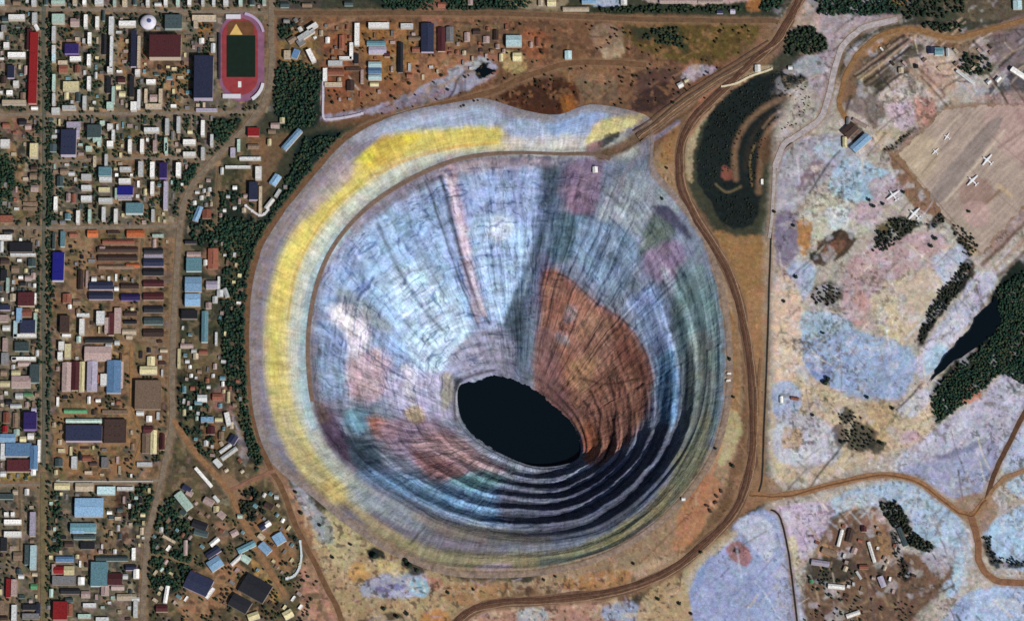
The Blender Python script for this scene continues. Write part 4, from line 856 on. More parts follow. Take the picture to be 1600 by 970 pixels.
GROUND_FINE = """
P 140,108,84 5 5 .8  1150,745 1185,735 1230,770 1200,785 1150,800
P 150,116,88 5 5 .8  1490,785 1530,770 1560,790 1540,830 1515,820
P 138,108,86 5 5 .8  345,735 372,750 385,780 355,775
P 136,106,86 5 5 .7  400,730 440,725 450,760 425,755
P 126,96,76 5 5 .7  1180,60 1225,25 1230,60 1195,100
# tracks, trenches and furrows left in the soil
L 44,34,34 6 2 .95  1338,116 1372,88 1412,56
L 52,40,38 4 1.5 .95  1352,128 1384,104 1424,72
L 190,160,124 3 1.5 .8  1346,124 1380,98 1420,64
L 58,48,42 4 1.5 .9  1376,142 1404,118 1420,112
L 168,140,110 3 1.5 .8  1384,146 1412,124
L 60,46,40 3 1.5 .8  1330,150 1318,185
L 46,34,34 6 2 .9  1336,118 1370,96 1418,62
L 60,48,44 4 2 .8  1360,134 1390,106
L 50,44,40 6 2 .7  1368,134 1386,122
L 176,150,120 3 2 .7  1336,116 1350,106 1408,62
L 176,146,112 3 2 .6  1420,52 1470,62 1500,66 1530,56
L 120,84,56 4 2 .7  1428,100 1470,140 1475,152
L 176,140,110 8 3 .7  1424,110 1462,148
L 110,84,62 3 2 .8  1440,120 1480,166
L 108,76,54 3 2 .9  1384,232 1402,255 1470,320 1500,352
L 200,180,140 10 4 .8  1520,395 1534,380
L 128,116,110 12 3 .9  1462,296 1500,252 1540,200
L 184,172,150 3 2 .7  1472,308 1515,258 1560,205
L 118,96,70 5 3 .9  1526,330 1562,298
L 186,164,130 6 3 .8  1562,292 1580,304
L 104,76,62 6 3 .9  1536,412 1570,380 1620,330
L 158,128,110 6 3 .8  1555,418 1585,390 1620,352
L 86,66,54 5 3 .8  1560,432 1600,395
L 168,150,140 8 3 .6  1530,385 1580,330 1620,290
L 60,56,60 3 2 .9  1265,302 1290,262 1312,236
L 170,180,206 5 2 .7  1300,254 1316,238
L 40,40,38 3 2 .9  1262,768 1280,740 1300,716 1320,690
L 60,50,60 3 1.5 .8  1440,600 1420,622 1400,640
L 112,86,66 5 2 .7  770,152 830,122 905,98 1000,100 1060,110
L 96,70,56 3 2 .8  905,62 930,96 990,92 1060,96
L 160,126,100 4 2 .7  490,62 505,45 545,30
L 166,150,150 4 2 .8  505,122 505,182 530,186
L 166,168,166 2 1.5 .8  545,120 560,140
L 128,98,64 4 2 .8  640,150 690,100 730,60
L 150,116,90 3 2 .7  512,118 540,70 546,30
L 128,122,128 3 2 .8  560,205 640,188 700,170
L 70,52,44 3 2 .8  700,166 760,150 820,128 880,122
L 182,172,186 5 3 .9  965,275 985,242 1020,218 1060,192
L 96,96,116 4 2 .9  975,262 995,232 1030,212 1062,188
L 120,88,70 3 2 .8  1010,230 1062,200 1120,150
L 90,66,54 3 2 .8  1030,205 1090,165 1150,120
L 150,120,96 3 2 .8  980,222 1040,190 1110,140
L 162,108,88 6 3 .8  1150,128 1110,165 1078,210
L 142,104,66 2 1.5 .8  1130,520 1128,640 1110,720 1070,800
L 176,118,92 4 2 .7  1136,640 1120,720 1090,780
L 112,86,66 2 1.5 .8  1000,880 1080,800
L 84,62,50 3 1.5 .7  545,795 640,850 720,895 760,905
L 74,60,48 2 1.5 .9  660,825 648,842 636,852
L 186,180,170 5 3 .7  1500,930 1510,880 1505,840
L 140,110,80 4 2 .8  1260,915 1280,940 1340,945 1370,930 1400,950
L 150,120,90 3 2 .7  1385,810 1395,870 1405,910 1400,960
L 120,88,64 3 2 .7  1350,880 1340,840 1360,810
L 150,126,100 3 2 .7  1232,905 1300,835
"""
cg.c = g; cg.run(GROUND_FINE); g = cg.c
gl = g.mean(-1, keepdims=True) * np.array([1.02, .99, 1.04])
eg = (sstep(1195, 1230, gpx) * .24)[:, None]
g = g * (1 - eg) + gl * eg
chroma = np.stack([fbm(gpx / 8, gpy / 8, 301, 3), fbm(gpx / 8, gpy / 8, 302, 2) * .6, fbm(gpx / 9, gpy / 9, 303, 3)], -1)
lum = (1 + 0.34 * fbm(gpx / 4.5, gpy / 4.5, 304, 3) + 0.14 * fbm(gpx / 40, gpy / 40, 305, 2))[:, None]
speck = sstep(.55, .8, vn(gpx / 3.2, gpy / 3.2, 306)) * sstep(.0, .35, fbm(gpx / 30, gpy / 30, 307, 2))
lum = lum * (1 - .55 * speck[:, None])
bright = sstep(.6, .85, vn(gpx / 3.0, gpy / 3.0, 308)) * sstep(.05, .35, fbm(gpx / 28, gpy / 28, 309, 2))
lum = lum * (1 + .45 * bright[:, None])
g = np.clip(g * lum * (1 + 0.15 * chroma) * (0.92 + .03 * sstep(1195, 1230, gpx))[:, None], 0.004, 0.8)
# relief: low spoil ridges in the east, gentle unevenness elsewhere
def ground_z(px, py):
    e = sstep(1195, 1240, px) + 0.7 * sstep(760, 800, py) * sstep(480, 540, px) * (1 - sstep(1180, 1200, px)) + .5 * sstep(430, 480, px) * (1 - sstep(180, 200, py)) * (1 - sstep(1180, 1200, px))
    return np.clip(e, 0, 1) * (2.6 * fbm(px / 24, py / 24, 401, 2) + 0.7 * fbm(px / 6, py / 6, 402, 2) - 0.6) - 0.25
ROADS = {}
def R(name, w, col, s): ROADS.setdefault(name, []).append((w, tuple(int(v) for v in col.split(',')), catmull(pts(s), 14)))
R('ring_road', 15, '102,80,66', "1262,-40 1252,-5 1240,18 1224,46 1206,72 1160,112 1118,152 1082,190 1064,228 1064,285 1086,338 1120,392 1148,452 1165,522 1175,592 1178,662 1172,735 1150,795 1102,848 1040,896 960,924 860,937 780,942 735,954 700,985 680,1010")
R('highway', 11, '106,84,66', "1206,72 1165,98 1110,130 1060,165 1022,195 996,214")
R('rim_road', 8, '104,78,58', "1010,102 905,98 830,118 770,143 700,162 640,176 588,192 545,212 518,236 478,284 438,335 410,378 394,430 387,500 389,580 396,650 416,716 442,768 468,832 498,892 522,940 545,1000")
R('boulevard', 7, '100,78,60', "424,20 480,21 700,21 840,24 1000,31 1190,33 1216,36")
R('town_street', 5, '118,108,96', "-80,14 150,16 424,20")
R('main_road', 9, '116,104,90', "424,-60 424,60 420,140 398,182 364,220 330,254 300,290 284,332 277,400 272,500 268,600 269,655 262,702 250,758 238,808 228,862 222,1010")
R('dirt_road', 8, '132,100,72', "270,655 300,700 340,744 362,772 372,800 388,828 404,862 430,905 445,930")
R('dirt_road', 6, '128,94,78', "360,766 398,748 430,735")
R('avenue', 6, '84,86,76', "69,-60 69,360 69,730")
R('avenue', 8, '102,94,70', "67,738 67,1010")
R('town_street', 5, '118,108,96', "-80,181 62,179 240,177 395,175")
R('town_street', 5, '118,108,96', "-80,356 120,356 280,353")
R('town_street', 4, '118,108,96', "78,252 200,248 330,246")
R('town_street', 5, '118,108,96', "-80,757 60,757 150,754 252,750")
R('town_street', 4, '104,92,72', "222,372 222,480 220,530")
R('dirt_road', 5, '136,104,70', "206,538 205,620 214,658 222,680 208,735")
R('town_street', 4, '118,108,96', "300,250 300,180")
R('town_street', 3, '100,90,70', "338,352 340,290 342,262")
R('town_street', 3, '106,96,72', "234,866 262,870 290,880 300,878")
R('town_street', 3, '92,84,68', "30,760 30,880 8,985")
R('gravel_road', 9, '164,156,158', "1402,30 1346,46 1318,72 1304,112 1292,160 1282,184 1252,208 1224,228 1210,262")
R('gravel_road', 5, '160,152,150', "1210,262 1206,340 1202,372")
R('dirt_road', 7, '132,100,68', "1640,22 1536,50 1484,60 1424,46 1372,58 1332,98 1316,138 1312,165 1325,190")
R('dirt_road', 9, '138,104,76', "1172,772 1212,776 1256,768 1310,754 1380,742 1428,750 1466,776 1500,800 1520,804 1540,780")
R('dirt_road', 7, '84,62,48', "1538,790 1552,745 1570,706 1612,625")
R('dirt_road', 10, '126,92,70', "1514,802 1528,842 1531,878 1550,902 1580,910 1660,912")
R('dirt_road', 6, '140,110,84', "1530,800 1556,760 1580,742 1640,724")
R('drainage_ditch', 3, '44,42,40', "1292,158 1284,186 1252,212 1226,232 1212,262 1206,340 1202,440 1198,560 1194,660 1191,740 1186,768")
R('drainage_ditch', 3, '44,42,38', "1204,796 1218,806 1228,842 1236,890 1250,1010")
R('dirt_road', 4, '118,90,66', "1188,560 1182,660 1176,745")
APRON = pts("1402,240 1440,205 1476,170 1530,163 1700,168 1700,300 1612,312 1572,352 1532,398 1515,384 1490,352 1440,292")
# keep the earth flat under the roads and where the town stands
fo = sstep(90, 260, np.maximum(np.maximum(-gpx, gpx - 1600), np.maximum(-gpy, gpy - 970)))[:, None]
g = g * (1 - fo) + lin((56, 62, 48)) * fo          # open taiga beyond the mapped ground
gz = ground_z(gpx, gpy)
near = np.full(gpx.shape, 1e9)
for name, lst in ROADS.items():
    for w, col, P in lst:
        lo = P.min(0) - w - 12; hi = P.max(0) + w + 12
        sel = np.nonzero((gpx > lo[0]) & (gpx < hi[0]) & (gpy > lo[1]) & (gpy < hi[1]))[0]
        near[sel] = np.minimum(near[sel], line_d(gpx[sel], gpy[sel], P[::4] if len(P) > 60 else P) - w / 2)
near = np.minimum(near, np.where((gpx > 1380) & (gpx < 1720) & (gpy > 140) & (gpy < 420), poly_sd(gpx, gpy, APRON), 1e9))
flat = sstep(2, 9, near)
gz = -0.25 + (gz + 0.25) * flat
# shoulder of dust beside roads
mix_r = (1 - sstep(0, 6, near + 3 * fbm(gpx / 7, gpy / 7, 510, 3))) * .6
g = g * (1 - mix_r[:, None]) + lin((134, 108, 84)) * mix_r[:, None]
rim = catmull(pts(R0), 6, True)
sd = np.full(gpx.shape, 1e9)
sel = np.nonzero((gpx > 370) & (gpx < 1160) & (gpy > 140) & (gpy < 920))[0]
sd[sel] = poly_sd(gpx[sel], gpy[sel], rim)
gz = np.where(sd < 16, np.minimum(gz, -0.25 + 0 * gz), gz)
H, W = GX.shape
I = np.arange(H * W).reshape(H, W)
F = np.stack([I[:-1, :-1], I[1:, :-1], I[1:, 1:], I[:-1, 1:]], -1).reshape(-1, 4)
drop = sd < 4.0
F = F[~drop[F].any(1)]
V = np.stack([WXg, WYg, gz], -1)
used = np.zeros(len(V), bool); used[F] = True; rm = np.cumsum(used) - 1
ground_mat = earth('ground_soil', 0.86, 1.14, 0.11, 0.28, 0.22)
link('ground', mesh_np('ground', V[used], rm[F], ground_mat, g[used], True), kind='structure')

def road_z(px, py): return 0.0 * px
ROAD_MATS = {}
lift = 0.25
for name, lst in ROADS.items():
    for w, col, P in lst:
        key = '%d_%d_%d' % col
        if key not in ROAD_MATS: ROAD_MATS[key] = earth('road_' + key, 0.66, 1.34, 0.07, 0.25, 0.2, False, col)
        d = np.gradient(P, axis=0); L = np.hypot(d[:, 0], d[:, 1])[:, None] + 1e-9; n = np.c_[-d[:, 1], d[:, 0]] / L
        s = np.arange(len(P))
        wob = 1 + 0.26 * vn(s / 6.0, s * 0 + w, 501) + 0.12 * vn(s / 2.4, s * 0 + w, 502)
        cols = []
        for kx in (-1, -.55, 0, .55, 1):
            off = kx * w / 2 * (1 + (wob - 1) * (1 if kx > 0 else -1) * (1 + .4 * np.sin(s / 2.3 + kx)))
            Q = P + n * off[:, None]
            x, y = unproj(Q[:, 0], Q[:, 1], 0.0)
            z = np.full(len(x), lift - 0.06 * abs(kx)) if name != 'drainage_ditch' else np.full(len(x), 0.1 - 0.2 * (1 - abs(kx)))
            cols.append(np.stack([x, y, z], -1))
        cols = np.array(cols); m = cols.shape[1]; Ix = np.arange(5 * m).reshape(5, m)
        Fr = np.stack([Ix[:-1, :-1], Ix[:-1, 1:], Ix[1:, 1:], Ix[1:, :-1]], -1).reshape(-1, 4)
        Vr = cols.reshape(-1, 3)
        e1 = Vr[Fr[:, 2]] - Vr[Fr[:, 0]]; e2 = Vr[Fr[:, 3]] - Vr[Fr[:, 1]]
        if np.cross(e1, e2)[:, 2].mean() < 0: Fr = Fr[:, ::-1]
        link(name, mesh_np(name, Vr, Fr, ROAD_MATS[key], None, True), kind='structure')
        lift += 0.03
# wheel tracks: darker worn lanes along the wide haul roads
def lane(off, w, col, P, nm):
    d = np.gradient(P, axis=0); L = np.hypot(d[:, 0], d[:, 1])[:, None] + 1e-9; n = np.c_[-d[:, 1], d[:, 0]] / L
    s = np.arange(len(P)); wob = 1.6 * vn(s / 8.0, s * 0 + off, 503) + .5 * vn(s / 2.0, s * 0 + off, 504)
    V = []
    for kx in (-1, 1):
        Q = P + n * (off + wob + kx * w / 2)[:, None]; x, y = unproj(Q[:, 0], Q[:, 1], 0.0)
        V.append(np.stack([x, y, np.full(len(x), 1.45 + off * .01)], -1))
    V = np.array(V); m = V.shape[1]; Ix = np.arange(2 * m).reshape(2, m)
    Fr = np.stack([Ix[:-1, :-1], Ix[:-1, 1:], Ix[1:, 1:], Ix[1:, :-1]], -1).reshape(-1, 4); Vr = V.reshape(-1, 3)
    e1 = Vr[Fr[:, 2]] - Vr[Fr[:, 0]]; e2 = Vr[Fr[:, 3]] - Vr[Fr[:, 1]]
    if np.cross(e1, e2)[:, 2].mean() < 0: Fr = Fr[:, ::-1]
    key = 'lane_%d_%d_%d' % col
    if key not in ROAD_MATS: ROAD_MATS[key] = earth(key, 0.6, 1.4, 0.05, 0.2, 0.1, False, col)
    link(nm, mesh_np(nm, Vr, Fr, ROAD_MATS[key], None, True), kind='structure')
lane(3.0, 4.2, (82, 58, 48), ROADS['ring_road'][0][2], 'ring_road_lane')
lane(-2.6, 2.2, (96, 68, 52), ROADS['ring_road'][0][2], 'ring_road_lane')
lane(2.4, 2.0, (82, 66, 56), ROADS['highway'][0][2], 'highway_lane')
lane(-2.2, 1.6, (142, 118, 98), ROADS['highway'][0][2], 'highway_lane')
lane(-9.5, 2.6, (120, 98, 82), ROADS['highway'][0][2], 'highway_track')
lane(9.0, 2.2, (92, 72, 62), ROADS['highway'][0][2], 'highway_track')
lane(-5.6, 1.6, (140, 116, 96), ROADS['ring_road'][0][2], 'ring_road_lane')
for i in (2,): lane(1.0, 2.0, (104, 74, 52), ROADS['dirt_road'][4][2], 'dirt_road_lane')
# haul road on the pit ledge
hm = earth('haul_road_dirt', 0.75, 1.25, 0.06, 0.2, 0.3, False, (112, 94, 84))
Vh, Fh = strip_from(range(3 + NS0 - 7, 3 + NS0 + 2), ks, 0.5)
e1 = Vh[Fh[:, 2]] - Vh[Fh[:, 0]]; e2 = Vh[Fh[:, 3]] - Vh[Fh[:, 1]]
if np.cross(e1, e2)[:, 2].mean() < 0: Fh = Fh[:, ::-1]
link('haul_road', mesh_np('haul_road', Vh, Fh, hm, None, True), kind='structure')
# open water east of the spoil fields
def sheet(name, mat, s, z, soft=True):
    P = catmull(pts(s), 4, True) if soft else pts(s)
    kk = np.arange(len(P)); P = P + np.c_[vn(kk * .9, kk * 0, 701), vn(kk * .9, kk * 0, 702)] * min(2.0, np.ptp(P[:, 0]) * .03)
    x, y = unproj(P[:, 0], P[:, 1], z)
    V = np.stack([x, y, np.full(len(x), z)], -1)
    ar = 0.5 * np.sum(x * np.roll(y, -1) - np.roll(x, -1) * y)
    f = tuple(range(len(P))) if ar > 0 else tuple(range(len(P)))[::-1]
    return link(name, mesh_py(name, V, [f], mat), kind='structure')
sheet('pond_water', WATER, "1556,462 1563,490 1560,512 1545,528 1510,552 1478,576 1452,596 1460,585 1466,570 1480,552 1490,544 1500,528 1512,520 1524,498 1536,484 1548,474", 3.2)
sheet('pond_water', WATER, "743,111 753,103 757,99 760,106 775,111 765,116 756,121 750,115", 2.6)

# airfield paving: worn concrete with joints, stains and repaired strips, painted centre lines
_x, _y = np.meshgrid(np.arange(1395, 1705, 1.5), np.arange(158, 404, 1.5))
_k = poly_sd(_x.ravel() + 6 * fbm(_x.ravel() / 12, _y.ravel() / 12, 3, 3), _y.ravel() + 6 * fbm(_x.ravel() / 12, _y.ravel() / 12, 4, 3), APRON).reshape(_x.shape) < 0
ac = Canvas(_x.ravel(), _y.ravel(), (158, 144, 134), .5); ac.sharp = .6
ac.run("""
P 166,144,138 0 10 .8  1540,165 1700,165 1700,260 1580,250
P 172,158,136 0 8 .8  1402,240 1440,205 1470,240 1440,285
P 132,122,118 0 3 .9  1455,298 1545,190 1562,200 1474,312
L 184,174,158 3 1.5 .9  1478,314 1570,204
L 188,176,160 2.5 1.5 .8  1430,262 1500,178
L 120,106,98 2 1.5 .7  1440,272 1512,186
L 176,156,140 2 1.5 .7  1416,246 1478,178
L 126,104,84 5 2 .9  1526,330 1562,298
L 178,158,130 7 2 .8  1560,290 1580,306
L 120,100,96 4 2 .6  1560,230 1640,180
L 140,110,110 10 5 .6  1590,175 1610,215 1600,260
P 140,112,104 0 6 .6  1500,290 1540,280 1550,310 1510,330
P 176,150,146 0 6 .7  1505,320 1540,318 1545,350 1515,352
P 142,134,120 0 6 .6  1490,340 1520,355 1530,392 1505,375
L 108,96,88 1.6 1 .7  1405,244 1532,396
L 128,112,104 1.6 1 .6  1500,250 1600,340
L 128,112,104 1.6 1 .6  1540,205 1640,290
""")
acn = ac.c * np.array([1.04, 1.02, 1.02]) * (1 + .16 * fbm(ac.px / 5, ac.py / 5, 601, 3) + .18 * vn((ac.px + ac.py) / 3.4, (ac.px - ac.py) / 30, 602) + .14 * fbm(ac.px / 16, ac.py / 16, 603, 3))[:, None]
xx, yy = unproj(ac.px, ac.py, 0.0)
Ia = np.arange(_x.size).reshape(_x.shape); q = _k[:-1, :-1] & _k[1:, :-1] & _k[1:, 1:] & _k[:-1, 1:]
Fa = np.stack([Ia[:-1, :-1][q], Ia[1:, :-1][q], Ia[1:, 1:][q], Ia[:-1, 1:][q]], -1)
us = np.zeros(_x.size, bool); us[Fa] = True; rma = np.cumsum(us) - 1
link('airfield_apron', mesh_np('airfield_apron', np.stack([xx, yy, np.full(len(xx), .15)], -1)[us], rma[Fa], earth('apron_concrete', .9, 1.1, .12, .3, .05), np.clip(acn, .01, .7)[us]), kind='structure')
# ================================================================== BUILDINGS
ROOFC = {'W': (232, 232, 230, 'white'), 'w': (196, 200, 202, 'pale grey'), 'M': (168, 200, 188, 'mint'), 'c': (176, 212, 220, 'pale cyan'), 'B': (84, 126, 172, 'blue'),
         'D': (24, 24, 128, 'deep blue'), 'N': (40, 46, 74, 'navy'), 'k': (34, 36, 44, 'black'), 'R': (140, 26, 30, 'red'), 'm': (78, 34, 40, 'maroon'),
         'O': (212, 104, 52, 'orange'), 'y': (214, 202, 150, 'cream'), 'b': (186, 170, 146, 'beige'), 'g': (122, 122, 126, 'grey'), 'd': (66, 50, 46, 'dark brown'),
         'p': (172, 146, 142, 'dusty pink'), 'l': (172, 164, 190, 'lilac'), 't': (92, 142, 158, 'teal'), 'r': (146, 82, 62, 'rust'), 'n': (132, 108, 88, 'brown'),
         'i': (42, 30, 92, 'indigo'), 'G': (84, 150, 104, 'green'), 'a': (120, 164, 204, 'sky blue'), 'q': (62, 78, 82, 'slate')}
for _k, _v in list(ROOFC.items()):          # weathered: a little greyer than fresh paint
    _m = sum(_v[:3]) / 3; _f = .18 if _k in 'BtaOrMycpln' else .08
    ROOFC[_k] = tuple(v + (_m - v) * _f for v in _v[:3]) + (_v[3],)
WALLC = {'N': (196, 186, 206), 'D': (206, 206, 220), 'm': (206, 190, 172), 'k': (150, 140, 134), 'i': (150, 130, 190), 'R': (200, 150, 142), 'B': (190, 196, 206), 't': (206, 220, 222), 'd': (140, 116, 100), 'q': (160, 180, 176)}
